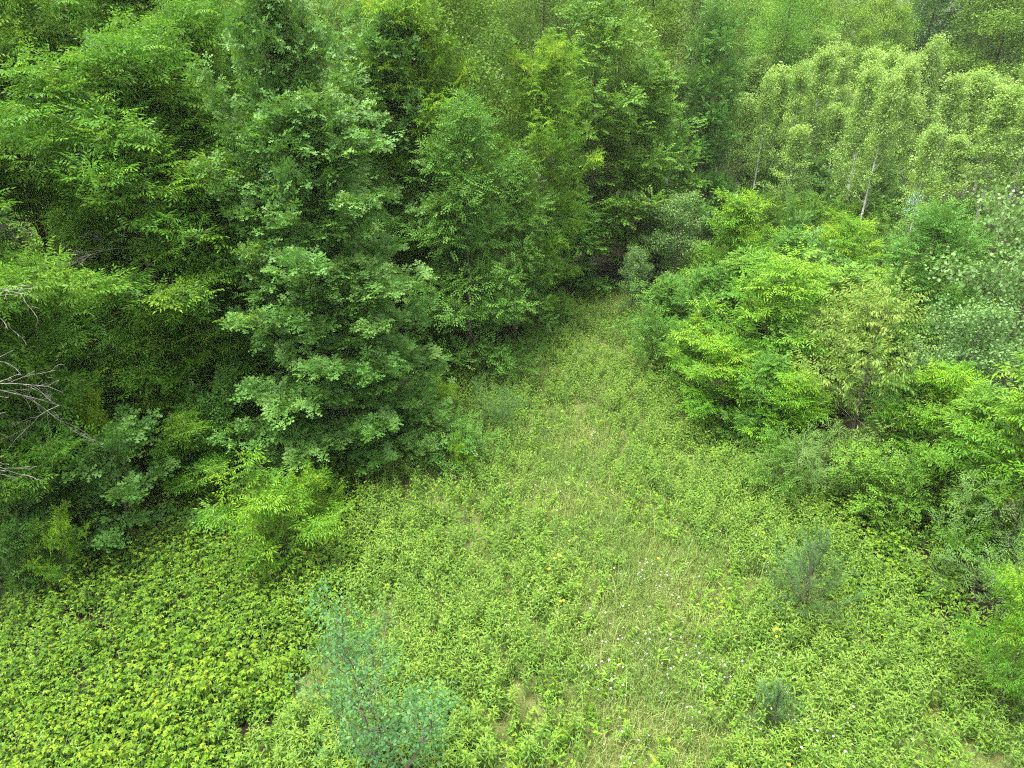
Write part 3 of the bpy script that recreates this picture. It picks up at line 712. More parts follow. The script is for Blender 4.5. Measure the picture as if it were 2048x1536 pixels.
# shrubs and saplings in the left wall
lf = [('ash_small', 330, 930, 690, 240, (1.0, 1.05, .95), 'ash_sapling', 'shaded ash sapling before the reddish trunk', 'sapling'),
      ('ash_small', 450, 900, 650, 240, (1.0, 1.05, .95), 'ash_sapling', 'shaded ash sapling in the dark gap beside the big oak', 'sapling'),
      ('ash_small', 190, 1010, 780, 240, (.95, 1.02, .9), 'ash_sapling', 'shaded ash sapling above the blue green oak sapling', 'sapling'),
      ('ash_small', 60, 1080, 800, 260, (.95, 1.02, .9), 'ash_sapling', 'dark ash sapling behind the twigs of the lowest bare branch', 'sapling'),
      ('ash_small', 530, 860, 600, 220, (1.0, 1.05, .95), 'ash_sapling', 'tall shaded ash sapling close behind the skirt of the big oak', 'sapling'),
      ('ash_small', 400, 1000, 850, 200, (1.0, 1.05, .95), 'ash_sapling', 'low shaded ash sapling at the edge of the bramble patch', 'sapling'),
      ('oak_small', 680, 930, 760, 230, (1.05, 1.05, 1.0), 'oak_sapling', 'bushy oak sapling hiding the foot of the big oak', 'sapling'),
      ('oak_small', 275, 1090, 880, 250, (.95, .98, 1.0), 'oak_sapling', 'blue green oak sapling at the shaded foot of the forest wall', 'sapling'),
      ('shrub', 450, 960, 800, 190, (.8, .92, 1.0), 'shrub', 'dark small leaved shrub under the reddish trunk', 'shrub'),
      ('ash_shrub', 250, 1040, 825, 95, (1.9, 1.45, .6), 'yellow_sapling', 'small bright yellow sapling glowing in the dark forest wall', 'sapling'),
      ('ash_shrub', 480, 890, 780, 130, (1.0, 1.0, .9), 'ash_sapling', 'low ash sapling beside the dark gap left of the big oak', 'sapling'),
      ('shrub', 60, 1190, 1040, 170, (.75, .88, .95), 'shrub', 'dark shrub in the shade above the bramble patch corner', 'shrub'),
      ('oak_small', 90, 1130, 960, 170, (.9, .95, .95), 'oak_sapling', 'half hidden oak sapling under the bare grey branches', 'sapling'),
      ('ash_shrub', 130, 1180, 1060, 110, (1.2, 1.15, .8), 'ash_sapling', 'small ash sapling at the dark hole beside the brambles', 'sapling'),
      ('ash_shrub', 595, 1130, 950, 230, (1.1, 1.1, .85), 'ash_sapling', 'yellow topped ash sapling rising out of the bramble patch', 'sapling'),
      ('ash_shrub', 640, 1060, 950, 110, (1.25, 1.2, .85), 'ash_sapling', 'low ash sapling leaning beside the yellow topped one', 'sapling'),
      ('shrub', 920, 930, 850, 150, (1.0, 1.08, 1.35), 'shrub', 'bluish low shrub standing in the meadow before the big oak', 'shrub'),
      ('willow', 1000, 865, 775, 70, (.75, .92, 1.0), 'willow_shrub', 'wispy blue green willow in the meadow by the trail', 'shrub'),
      ('ash_shrub', 930, 950, 880, 50, (1.5, 1.35, .7), 'ash_sapling', 'tiny yellow green sapling in front of the bluish low shrub', 'sapling'),
      ('shrub', 870, 740, 660, 150, (.85, .95, .9), 'shrub', 'shaded shrub under the skirt of the rounded elm', 'shrub'),
      ('shrub', 770, 880, 800, 150, (.95, 1.0, .95), 'shrub', 'low shrub tucked under the big oak by the meadow', 'shrub'),
      ('ash_shrub', 850, 860, 780, 110, (1.2, 1.15, .85), 'ash_sapling', 'low ash sapling at the meadow edge past the big oak', 'sapling'),
      ('shrub', 1120, 660, 600, 90, (1.05, 1.08, .9), 'shrub', 'small shrub at the corner where the trail enters the trees', 'shrub')]
for kind, u, v, vt, w, c, nm, lab, cat in lf:
    A(kind, u, v, vt, w, c, nm, lab, cat)

# undergrowth inside the wood, behind the edge
und = R_(55); k = 0
while k < 90:
    x, y = und.uniform(-16, 26), und.uniform(9, 40)
    if inside(CLEAR, np.array([x]), np.array([y]))[0] or edge_dist(CLEAR, np.array([x]), np.array([y]))[0] < .8: continue
    u, v = proj(x, y, .8)
    if not (-80 < u < 2130 and v < 1500): continue
    if x > 2 and y < 20 and und.random() < .5: continue
    if x < 0 and y < 15 and und.random() < .5: continue
    kind = ['shrub', 'shrub', 'ash_shrub', 'oak_small'][und.integers(0, 4)]
    q = und.uniform(.75, 1.05); T = variant(kind)
    spot = ('below the ash wall' if u < 560 else 'at the foot of the big oak' if u < 830 else 'behind the rounded elm' if u < 1050 else 'at the dark end of the trail' if u < 1330 else
            'behind the bright ash saplings' if v < 640 else 'beside the drooping cherry' if u < 1750 else 'below the round leaved poplars')
    look = {'shrub': 'small leaved shrub', 'ash_shrub': 'young ash bush', 'oak_small': 'young oak bush'}[kind]
    plant_tree(T, 'undergrowth_shrub', (x, y, float(ground_z(x, y)) - .03), T.H * und.uniform(.8, 1.5), 2 * T.R * und.uniform(.9, 1.5), und.uniform(0, 6.28), (q, q, q * .95),
               f'shaded {look} growing {spot}', 'shrub', f'undergrowth {spot}')
    k += 1
for k in range(16):
    uu = und.uniform(1470, 1960)
    if abs(uu - 1835) < 40 or abs(uu - 1655) < 25: continue
    p = G(uu, und.uniform(395, 480)); T = variant('shrub'); q = und.uniform(.6, .9)
    plant_tree(T, 'undergrowth_shrub', (p[0], p[1], -.03), T.H * und.uniform(.7, 1.1), 2 * T.R * und.uniform(1.1, 1.7), und.uniform(0, 6.28), (q, q, q), 'low dark shrub on the floor of the aspen grove', 'shrub', 'undergrowth of the aspen grove')

# forest that closes the view behind
fr = R_(77); placed = []
def far_row(y0, y1, n, hlo, hhi, spacing):
    c = 0; tries = 0
    while c < n and tries < 6000:
        tries += 1
        y = fr.uniform(y0, y1); x = fr.uniform(-.8 * y - 2, .8 * y + 2)
        u, v = proj(x, y, 0)
        if 1400 < u < 2000 and y < 44: continue
        if abs(x) < 9 and y < 33 and x > -1: continue
        if 1640 < u < 2080 and y < 64: continue
        if any((x - a) ** 2 + (y - b) ** 2 < spacing ** 2 for a, b in placed): continue
        placed.append((x, y)); c += 1
        kind = fr.choice(['far_broad', 'far_fine', 'far_poplar'], p=[.45, .35, .2])
        T = variant(kind); h = fr.uniform(hlo, hhi) * (.92 if kind == 'far_poplar' else 1)
        q = fr.uniform(.65, 1.25)
        tint = (q * fr.uniform(.92, 1.2), q, q * fr.uniform(.8, 1.1))
        ut, vt_ = proj(x, y, h)
        spot = ('over the ash wall' if ut < 480 else 'beyond the big oak' if ut < 820 else 'beyond the grey snags' if ut < 1080 else 'beyond the tall maple' if ut < 1340 else 'beyond the aspen grove' if ut < 1800 else 'beyond the round leaved poplars')
        band = spot + (' just behind the first trees' if y < 46 else ' in the middle canopy' if y < 75 else ' in the far hazy canopy')
        look = {'far_broad': 'broad crowned green tree', 'far_fine': 'open fine leaved tree', 'far_poplar': 'slim pale poplar'}[kind]
        nm = {'far_broad': 'broadleaf_tree', 'far_fine': 'fine_leaved_tree', 'far_poplar': 'poplar_tree'}[kind]
        plant_tree(T, nm, (x, y, -.05), h, 2 * T.R * fr.uniform(.85, 1.15) * h / T.H, fr.uniform(0, 6.28), tint, f'{look} {band}', 'tree', f'{look} group {band}')
far_row(22, 46, 46, 9.5, 12.5, 3.2)
far_row(46, 75, 75, 11.5, 14.5, 4.2)
far_row(75, 150, 90, 12.5, 17, 6.0)
# ------------------------------------------------------------------ meadow plants
def goldenrod(seed, H=.7, nleaf=40):
    r = R_(seed); s = Soup()
    bend = r.normal(0, .06, 2)
    pt = lambda z: np.array([bend[0] * (z / H) ** 2, bend[1] * (z / H) ** 2, z])
    tube(s, [pt(0), pt(H * .5), pt(H)], [.005, .004, .002], 3, .35, 1)
    for k in range(nleaf):
        t = .12 + .88 * (k / (nleaf - 1)) ** .75
        L = (.085 + .035 * math.sin(PI * min(t * 1.05, 1))) * r.uniform(.85, 1.15) * (1 if t < .93 else .7)
        put(s, lf_blade(L, L * .21, lift=.25, droop=.15 + .35 * (1 - t)), pt(t * H), rotm(k * 2.39996 + r.uniform(-.3, .3), .05 + .55 * t ** 4, r.uniform(-.3, .3)), .22 + .45 * t ** 3 + r.uniform(-.1, .1))
    return s
def bramble(seed, canes=4, H=.85, leaf=lf_hex):
    r = R_(seed); s = Soup()
    for c in range(canes):
        a = c * 2 * PI / canes + r.uniform(-.5, .5)
        Lc = H * r.uniform(.75, 1.15)
        pts = polyline([0, 0, 0], [math.cos(a) * .35, math.sin(a) * .35, 1], Lc, 5, r, -.5, .1)
        tube(s, pts, np.linspace(.006, .002, 6), 3, .4, 1)
        nl = 9
        for k in range(nl):
            u = .2 + .8 * k / (nl - 1)
            q = np.array([np.interp(u, np.linspace(0, 1, 6), pts[:, j]) for j in range(3)])
            yaw = k * 2.4 + a; R = rotm(yaw, r.uniform(0, .4))
            pet = .10 * (1.15 - .5 * u)
            base = q + R @ np.array([pet, 0, 0])
            tone = .18 + .50 * u ** 3 + r.uniform(-.12, .12)
            sz = r.uniform(.070, .105) * (1.15 - .5 * u ** 3)
            for yy in (0, 1.25, -1.25):
                put(s, leaf(sz * (1.1 if yy == 0 else .95), sz * .62, .25, .25), base, R @ rotm(yy, -r.uniform(.0, .4), r.uniform(-.2, .2)), tone + r.uniform(-.07, .07))
    return s
def forb(seed):
    """low leafy herb between the tall stems"""
    r = R_(seed); s = Soup()
    for k in range(16):
        a = r.uniform(0, 2 * PI); z = r.uniform(.02, .26)
        put(s, lf_diamond(r.uniform(.06, .11), r.uniform(.022, .04)), [r.normal(0, .05), r.normal(0, .05), z], rotm(a, r.uniform(-.1, .7), r.uniform(-.4, .4)), .5 + r.uniform(-.25, .25))
    return s

GR = [goldenrod(500 + i, .62 + .05 * (i % 4)) for i in range(8)]
GR_ME = [s.mesh('goldenrod', [M['goldenrod'], M['stem']]) for s in GR]
BR = [bramble(520 + i, 3 + i % 3) for i in range(7)]
BR_ME = [s.mesh('bramble', [M['bramble'], M['stem']]) for s in BR]
GRL = [goldenrod(540 + i, .62 + .06 * (i % 3), 18).arrays() for i in range(6)]
BRL = [bramble(560 + i, 2, .85, lf_diamond).arrays() for i in range(5)]
FB = [forb(580 + i).arrays() for i in range(6)]

mr = R_(91)
def sample(n, x0, x1, y0, y1): return mr.uniform(x0, x1, n), mr.uniform(y0, y1, n)
def in_view(x, y, z=.5, pad=40):
    u, v = proj(x, y, z); return (u > -pad) & (u < 2048 + pad) & (v > -pad) & (v < 1536 + pad * 2)

def stand(templates, x, y, scl, tone, mats, name, kind='stuff'):
    nn = len(x); ang = mr.uniform(0, 2 * PI, nn)
    pos = np.stack([x, y, ground_z(x, y) - .01], 1)
    up = np.stack([mr.normal(0, .10, nn), mr.normal(0, .10, nn), np.ones(nn)], 1)
    fwd = np.stack([np.cos(ang), np.sin(ang), np.zeros(nn)], 1)
    R = frames(fwd, up)
    # keep the stems' own axis: z of the frame follows the up hint
    z = unit(up); yv = unit(np.cross(z, fwd)); xv = np.cross(yv, z); R = np.stack([xv, yv, z], 2)
    pick = mr.integers(0, len(templates), nn); S = Soup()
    for k, (v, t, c, mi) in enumerate(templates):
        idx = np.where(pick == k)[0]
        if not len(idx): continue
        w = np.einsum('nij,vj->nvi', R[idx], v) * scl[idx][:, None, None] + pos[idx][:, None, :]
        S.v.append(w.reshape(-1, 3)); S.t.append((t[None] + (np.arange(len(idx)) * len(v))[:, None, None] + S.n).reshape(-1, 3))
        S.c.append((c[None] + tone[idx][:, None]).ravel()); S.m.append(np.tile(mi, len(idx))); S.n += len(idx) * len(v)
    return S.mesh(name, mats)

# which landmark a meadow plant stands by
LM = [(G(u, v)[:2], t) for u, v, t in [(755, 1540, 'round the foot of the bluish aspen sapling'), (900, 1500, 'right of the bluish aspen sapling'), (1100, 1480, 'in the bottom middle of the meadow'), (1330, 1480, 'among the bottom daisies'),
      (1540, 1500, 'round the tiny pine seedling'), (1750, 1480, 'in the lower right of the meadow'), (1950, 1480, 'by the grey log at the frame edge'), (1600, 1280, 'in front of the pine sapling'), (1800, 1300, 'right of the pine sapling'), (950, 1300, 'beside the lone golden coneflower'),
      (1130, 1250, 'by the pair of golden coneflowers'), (1350, 1280, 'in the thick daisy drift'), (300, 1520, 'along the bottom frame edge of the bramble patch'), (180, 1420, 'in the lower bramble patch by the frame edge'), (400, 1400, 'in the lower middle of the bramble patch'), (120, 1380, 'at the outer side of the bramble patch'), (430, 1270, 'where goldenrod mixes into the bramble patch'), (550, 1500, 'between the bramble patch and the bluish sapling'), (60, 1480, 'in the bottom left corner'),
      (80, 1290, 'at the shaded upper corner of the bramble patch'), (280, 1250, 'in the middle of the bramble patch'), (450, 1120, 'near the yellow topped ash sapling'), (330, 1080, 'against the dark foot of the forest wall'), (560, 1280, 'at the right side of the bramble patch'), (1800, 1120, 'beside the bare soil under the wide ash'), (1000, 1120, 'in the middle meadow by the far coneflowers')]]
def spot_of(x, y): return LM[int(np.argmin([(x - p[0]) ** 2 + (y - p[1]) ** 2 for p, _t in LM]))][1]
# goldenrod
gx_, gy_ = sample(52000, -9, 12, 4.6, 27)
keep = inside(CLEAR, gx_, gy_) & in_view(gx_, gy_)
inb = inside(BRAM, gx_, gy_)
bd = bare_dist(gx_, gy_); clump = vnoise(gx_, gy_, 1.7, 11)
dens = np.clip((bd - .35) / 1.5, .16, 1) * np.clip((clump - .05) * 2.0, .2, 1) * np.where(gy_ > 14, .55, 1)
dens = np.where(inb, np.clip(.25 + .6 * (gx_ + 3.4) / 2.0, .10, .6) * (clump > .40), dens)
keep &= mr.random(len(gx_)) < dens
gx_, gy_, bd = gx_[keep], gy_[keep], bd[keep]
order = np.argsort(gy_ ** 2 + gx_ ** 2 * .6 + mr.normal(0, 6, len(gx_)))
gx_, gy_, bd = gx_[order], gy_[order], bd[order]
vis = in_view(gx_, gy_, .5, -6)
N_IND = 290
ind = np.where(vis)[0][:N_IND]; rest = np.setdiff1d(np.arange(len(gx_)), ind)
for k, i in enumerate(ind):
    o = link('goldenrod', GR_ME[k % len(GR_ME)])
    sc = mr.uniform(.6, 1.05) * (.7 + .3 * min(bd[i] / 1.5, 1)); o.location = (gx_[i], gy_[i], float(ground_z(gx_[i], gy_[i])) - .01)
    o.rotation_euler = (mr.normal(0, .08), mr.normal(0, .08), mr.uniform(0, 6.28)); o.scale = (sc * 1.1, sc * 1.1, sc)
    q = mr.uniform(.88, 1.15); o.color = (q * mr.uniform(.95, 1.1), q, q * mr.uniform(.9, 1.1), 1)
    sp = spot_of(gx_[i], gy_[i]); big = 'tall' if sc > .82 else 'short'
    tag(o, f'{big} leafy goldenrod stem {sp}', 'wildflower', f'{big} goldenrod {sp}')
clump = vnoise(gx_, gy_, 1.7, 11)
o = link('goldenrod_stand', stand(GRL, gx_[rest], gy_[rest], mr.uniform(.6, 1.05, len(rest)) * (.7 + .3 * np.clip(bd[rest] / 1.5, 0, 1)), mr.normal(.0, .07, len(rest)) + (clump[rest] - .5) * .15, [M['goldenrod'], M['stem']], 'goldenrod_stand'), None, (1, 1, 1))
tag(o, 'dense pale green stand of goldenrod covering the clearing and trail', 'wildflowers', None, 'stuff')
print('goldenrod', len(gx_))

# brambles
bx_, by_ = sample(17000, -9, 12, 4.6, 20)
ed = edge_dist(CLEAR, bx_, by_); inb = inside(BRAM, bx_, by_); inc = inside(CLEAR, bx_, by_)
RB = np.array([G(u, v)[:2] for u, v in [(1560, 1000), (1780, 980), (1950, 1020), (2060, 1150), (1800, 1260), (1640, 1200)]])
inr = inside(RB, bx_, by_)
bn = vnoise(bx_, by_, 2.4, 31)
dens = np.where(inb, np.clip(1.3 * bn, .62, .95), np.where(inr, .5, np.where(inc & (ed < .9), .25, np.where(inc, np.where(bare_dist(bx_, by_) < .9, .012, .045), np.where(ed < 1.0, .22, 0)))))
keep = (mr.random(len(bx_)) < dens) & in_view(bx_, by_, .6, 80)
bx_, by_, inb, inr, inc = bx_[keep], by_[keep], inb[keep], inr[keep], inc[keep]
order = np.argsort(by_ ** 2 + bx_ ** 2 * .6 + mr.normal(0, 5, len(bx_)))
bx_, by_, inb, inr, inc = bx_[order], by_[order], inb[order], inr[order], inc[order]
vis = in_view(bx_, by_, .6, -6); ind = np.where(vis)[0][:290]; rest = np.setdiff1d(np.arange(len(bx_)), ind)
for k, i in enumerate(ind):
    o = link('bramble', BR_ME[k % len(BR_ME)])
    sc = mr.uniform(.5, .85) * (.62 if (inc[i] and not inb[i]) else 1) * (.55 + .6 * float(vnoise(bx_[i], by_[i], 1.5, 41)))
    o.location = (bx_[i], by_[i], float(ground_z(bx_[i], by_[i])) - .01)
    o.rotation_euler = (mr.normal(0, .08), mr.normal(0, .08), mr.uniform(0, 6.28)); o.scale = (sc, sc, sc * mr.uniform(.85, 1.1))
    q = mr.uniform(.85, 1.12); o.color = (q * mr.uniform(.9, 1.15), q, q * mr.uniform(.9, 1.2), 1)
    sp = spot_of(bx_[i], by_[i]); big = 'tall' if sc > .75 else 'low' if sc > .5 else 'tiny'
    tag(o, f'{big} yellow green bramble {sp}', 'bramble', f'{big} brambles {sp}')
o = link('bramble_thicket', stand(BRL, bx_[rest], by_[rest], mr.uniform(.45, .85, len(rest)), mr.normal(-.03, .07, len(rest)), [M['bramble'], M['stem']], 'bramble_thicket'), None, (1, 1, 1))
tag(o, 'tangle of brambles along the far edges of the clearing', 'brambles', None, 'stuff')
print('brambles', len(bx_))

# low herbs everywhere in and around the clearing
fx, fy = sample(14000, -10, 13, 4.6, 27)
ed = edge_dist(CLEAR, fx, fy); inc = inside(CLEAR, fx, fy)
keep = (inc | (ed < 2.2)) & in_view(fx, fy, .1) & (mr.random(len(fx)) < np.where(inc, np.where(bare_dist(fx, fy) < .8, .25, .55), .4)); fx, fy = fx[keep], fy[keep]
o = link('low_herbs', stand(FB, fx, fy, mr.uniform(.7, 1.4, len(fx)), mr.normal(0, .12, len(fx)), [M['shrub']], 'low_herbs'), None, (1.7, 1.45, 1.0))
tag(o, 'low green herbs carpeting the ground below the taller meadow plants', 'ground cover', None, 'stuff')

# grass of the open middle
gx2, gy2 = sample(420000, -6, 10, 4.6, 27)
bd = bare_dist(gx2, gy2)
keep = inside(CLEAR, gx2, gy2) & ~inside(BRAM, gx2, gy2) & in_view(gx2, gy2, .1) & (mr.random(len(gx2)) < np.clip(1.1 - bd * .45, .12, 1)); gx2, gy2, bd = gx2[keep], gy2[keep], bd[keep]
nb = len(gx2); ang = mr.uniform(0, 2 * PI, nb); L = mr.uniform(.12, .38, nb); dead_stalk = mr.random(nb) < .008; L = np.where(dead_stalk, mr.uniform(.4, .75, nb), L); leanv = mr.uniform(.15, .9, nb)
base = np.stack([gx2, gy2, ground_z(gx2, gy2) - .01], 1); hd = np.stack([np.cos(ang), np.sin(ang), np.zeros(nb)], 1); sd = np.stack([-np.sin(ang), np.cos(ang), np.zeros(nb)], 1) * .0045
midp = base + hd * (L * leanv * .35)[:, None] + np.array([0, 0, 1]) * (L * .62)[:, None]
tip = base + hd * (L * leanv)[:, None] + np.array([0, 0, 1]) * (L * np.sqrt(np.clip(1 - leanv ** 2 * .7, .1, 1)))[:, None]
gv = np.stack([base - sd, base + sd, midp + sd * .8, midp - sd * .8, tip], 1).reshape(-1, 3)
b5 = np.arange(nb)[:, None, None] * 5
gt = (np.array([[0, 1, 2], [0, 2, 3], [3, 2, 4]])[None] + b5).reshape(-1, 3)
dry = np.clip(vnoise(gx2, gy2, 2.2, 21) * 1.5 - .45 + .25 * (bd < .5), 0, 1)
gtone = np.repeat(np.where(dead_stalk, 1.0, np.clip(.25 + .45 * dry + mr.normal(0, .18, nb), 0, 1)), 5)
o = link('meadow_grass', make_mesh('meadow_grass', gv, gt, [M['grass']], gtone), None, (1, 1, 1))
tag(o, 'fine yellowish grass in the open middle of the clearing', 'grass', None, 'stuff')

# ------------------------------------------------------------------ flowers
def flower(seed, petals, pl, pw, dr, H, pm, dm, dome):
    r = R_(seed); s = Soup(); tl = r.normal(0, .04, 2)
    tube(s, [[0, 0, 0], [tl[0] * .5, tl[1] * .5, H * .5], [tl[0], tl[1], H]], [.003, .0025, .002], 3, .4, 2)
    c = np.array([tl[0], tl[1], H])
    R0 = rotm(r.uniform(0, 6), 0, 0) @ rotm(0, 0, 0)
    tilt = rotm(0, 0, r.uniform(.1, .5))
    for k in range(petals):
        put(s, lf_hex(pl * r.uniform(.9, 1.1), pw, .05, .12), c, tilt @ R0 @ rotm(k * 2 * PI / petals, 0), .5, 0)
    n = 8; a = np.arange(n) * 2 * PI / n
    v = np.concatenate([np.stack([np.cos(a) * dr, np.sin(a) * dr, np.full(n, .002)], 1), np.stack([np.cos(a) * dr * .6, np.sin(a) * dr * .6, np.full(n, dome * .8)], 1), [[0, 0, dome]]])
    t = []
    for k in range(n):
        j = (k + 1) % n; t += [[k, j, n + j], [k, n + j, n + k], [n + k, n + j, 2 * n]]
    s.add(v @ tilt.T + c, t, .5, 1)
    for k in range(5): put(s, lf_blade(.06, .010), [tl[0] * .3, tl[1] * .3, H * (.1 + .12 * k)], rotm(k * 2.4, .3), .4, 2)
    return s.mesh('daisy', [M[pm], M[dm], M['stem']])
DA = [flower(700 + i, 11, .0165, .010, .006, .50 + .05 * (i % 3), 'petal', 'disc', .005) for i in range(5)]
drifts = [((1390, 1320), .9, 44, 'small white daisy in the thick drift below the pine sapling'), ((1210, 1250), .7, 26, 'small white daisy in the loose drift right of the bluish aspen sapling'),
          ((1310, 1150), .6, 30, 'small white daisy around the dry grass patch mid meadow'), ((1200, 1340), .45, 16, 'small white daisy near the middle of the meadow bottom'),
          ((1300, 1500), .9, 26, 'small white daisy along the bottom of the meadow'), ((1560, 1400), .8, 30, 'small white daisy around the tiny pine seedling'),
          ((1660, 1500), .8, 22, 'small white daisy near the bottom corner by the low brambles'), ((1110, 980), .9, 20, 'small white daisy in the grass before the bluish low shrub'),
          ((1190, 865), .14, 10, 'tiny white daisy in the tight far tuft near the trail'), ((1500, 1110), .8, 14, 'small white daisy left of the pine sapling tip'),
          ((1040, 1240), .6, 10, 'small white daisy scattered beside the bluish sapling')]
for (u, v), rad, cnt, lab in drifts:
    c = G(u, v, .45)
    for k in range(cnt):
        x, y = c[0] + mr.normal(0, rad * .6), c[1] + mr.normal(0, rad * .6)
        o = link('daisy', DA[mr.integers(0, 5)]); sc = mr.uniform(.65, 1.0)
        o.location = (x, y, float(ground_z(x, y)) - .01); o.rotation_euler = (mr.normal(0, .06), mr.normal(0, .06), mr.uniform(0, 6.28)); o.scale = (sc, sc, sc * mr.uniform(.9, 1.3))
        tag(o, lab, 'flower', lab.replace('small white daisy', 'white daisies').replace('tiny white daisy', 'white daisies'))
SU = [flower(720 + i, 12, .022, .009, .007, .62, 'ypetal', 'ydisc', .010) for i in range(3)]
yl = [(935, 1268, 'lone golden coneflower beside the bluish aspen sapling'), (1112, 1113, 'golden coneflower at the top of the far yellow cluster'), (1118, 1117, 'golden coneflower beside the topmost one of the far cluster'),
      (1100, 1133, 'golden coneflower low in the far yellow cluster'), (1104, 1130, 'golden coneflower with its petals touching the low one'), (1121, 1197, 'upper golden coneflower of the pair by the daisy drift'), (1122, 1204, 'lower golden coneflower of the pair by the daisy drift'),
      (1553, 1260, 'golden coneflower at the top of the bright cluster under the pine sapling'), (1558, 1267, 'golden coneflower low in the bright cluster under the pine sapling'), (1545, 1266, 'golden coneflower at the side of the bright cluster under the pine sapling'), (1550, 1259, 'golden coneflower behind the bright cluster under the pine sapling'),
      (1577, 1520, 'lone golden coneflower at the bottom of the meadow'), (1522, 1117, 'lone golden coneflower up the meadow left of the pine sapling'), (1533, 1062, 'small golden coneflower at the edge of the thicket'), (1313, 1121, 'pale golden coneflower by the dry grass patch'), (1130, 1080, 'small golden coneflower in the sparse grass')]
for u, v, lab in yl:
    c = G(u, v, .66); o = link('coneflower', SU[mr.integers(0, 3)]); sc = mr.uniform(.95, 1.15)
    o.location = (c[0], c[1], .04); o.rotation_euler = (0, 0, mr.uniform(-.5, .5)); o.scale = (sc, sc, sc)
    tag(o, lab, 'flower', 'golden coneflowers of the meadow')

# ------------------------------------------------------------------ pine saplings
def pine(seed, H, Rr, whorls):
    r = R_(seed); w = Soup(); P, F, U, S, C = [], [], [], [], []
    tube(w, [[0, 0, 0], [.02, 0, H * .5], [0, .01, H]], [.028 * H / 2, .018 * H / 2, .006], 6)
    for i in range(whorls):
        t = .1 + .82 * i / whorls; nb = 5
        for b in range(nb):
            a = b * 2 * PI / nb + i * .6 + r.uniform(-.2, .2); L = Rr * (1.1 - .85 * t) * r.uniform(.8, 1.15); e = .25 + .8 * t
            pts = polyline([0, 0, t * H], [math.cos(a) * math.cos(e), math.sin(a) * math.cos(e), math.sin(e)], L, 4, r, .5, .06)
            tube(w, pts, np.linspace(.010, .004, 5) * H / 2, 4)
            for m_ in range(max(2, int(L / .14))):
                u = .3 + .7 * m_ / max(1, int(L / .14) - 1) if L > .28 else .5
                P.append([np.interp(u, np.linspace(0, 1, 5), pts[:, j]) for j in range(3)]); F.append(unit(pts[-1] - pts[-2]) + r.normal(0, .25, 3)); U.append([0, 0, 1]); S.append(r.uniform(.8, 1.1)); C.append(r.normal(0, .08))
    for m_ in range(5):
        P.append([0, 0, H * (1 - .07 * m_)]); F.append([r.normal(0, .1), r.normal(0, .1), 1]); U.append([1, 0, .2]); S.append(1.0); C.append(.1)
    P, F, U, S, C = [np.array(q, float) for q in (P, F, U, S, C)]
    v, t, c = scatter(sp_pine, P, F, U, S, C, r)
    return w.mesh('trunk', [M['bark_oak']], True), make_mesh('crown', v, t, [M['needle']], c)
for (u, v, H, Rr, wh, lab) in [(1600, 1245, 1.75, .75, 8, 'soft grey green pine sapling with long needles on the right of the meadow'), (1540, 1470, .85, .33, 5, 'tiny blue green pine seedling near the bottom of the meadow')]:
    p = G(u, v); root = empty('pine_sapling', (p[0], p[1], float(ground_z(p[0], p[1])) - .02)); tag(root, lab, 'sapling')
    a, b = pine(int(u), H, Rr, wh); link('trunk', a, root); link('crown', b, root, (1, 1, 1))

# ------------------------------------------------------------------ aspen sapling in front: its leaves can be picked apart
p = G(772, 1575)
root = empty('aspen_sapling', (p[0], p[1], float(ground_z(p[0], p[1])) - .02)); tag(root, 'blue green aspen sapling with a pale stem rising from the bottom of the picture', 'sapling')
T = build_tree(801, 3.2, .78, .4, lambda t: column(t) * (1 - .3 * t), [spray_loose(R_(802 + i), 14, .036, .032, .18, lf_round) for i in range(5)], 'blue_aspen', 'bark_oak', n_limb=30, stems=4, lean=.06, puff=(2, .16), up=(.35, 1.1), curve=.25, sub_step=.20, tip_step=.17, r0=.022, inner=.25, top_tone=.05)
link('trunk', T.trunk_me, root)
cr = link('crown', T.crown_me, root, (.9, 1.0, 1.0)); cr['kind'] = 'stuff'
lv, lt = lf_round(.046, .042)
leaf_me = [make_mesh('leaf', lv, lt, [M['blue_aspen']], np.full(6, q)) for q in (.35, .5, .65, .95)]
lr_ = R_(811); toward = unit(np.array([-p[0], -p[1], CAM_H - 2.5]))
score = T.tip_pos @ toward + T.tip_pos[:, 2] * .3; best = np.argsort(-score)[:300]
for i in best:
    o = link('leaf', leaf_me[lr_.choice(4, p=[.3, .4, .2, .1])], root, (.95, 1.0, 1.05))
    o.location = T.tip_pos[i] + lr_.normal(0, .06, 3); o.rotation_euler = (lr_.normal(0, .5), lr_.uniform(0, .9), lr_.uniform(0, 6.28)); q = lr_.uniform(.8, 1.2); o.scale = (q, q, q)

# ------------------------------------------------------------------ dead wood
r = R_(850)
root = empty('dead_tree', (-10.1, 8.8, 0)); tag(root, 'bare grey dead tree reaching twiggy branches in from the edge', 'dead tree')
s = Soup(); tube(s, [[0, 0, -.1], [.1, 0, 2.5], [.15, .1, 5], [.1, .2, 7.2]], [.14, .11, .08, .03], 8); link('trunk', s.mesh('trunk', [M['bark_dead']], True), root)
for (z, d, L) in [(6.4, (1, .1, .0), 3.6), (6.0, (1, -.02, -.1), 3.5), (5.1, (1, .05, -.02), 3.5), (4.6, (1, -.1, -.1), 3.2), (3.9, (1, -.05, -.15), 2.9)]:
    s = Soup(); dead_branch(s, np.array([.12, .08, z]), np.array(d, float), L, r, .013, 0, -.25); link('branch', s.mesh('branch', [M['bark_dead']], True), root)
snag = [(975, 420, -20, 'grey leafless snag with crooked boughs near the picture top'), (1010, 330, 0, 'thin leaning dead stem beside the grey snag'), (1240, 420, 60, 'short pale dead stem beyond the tall maple')]
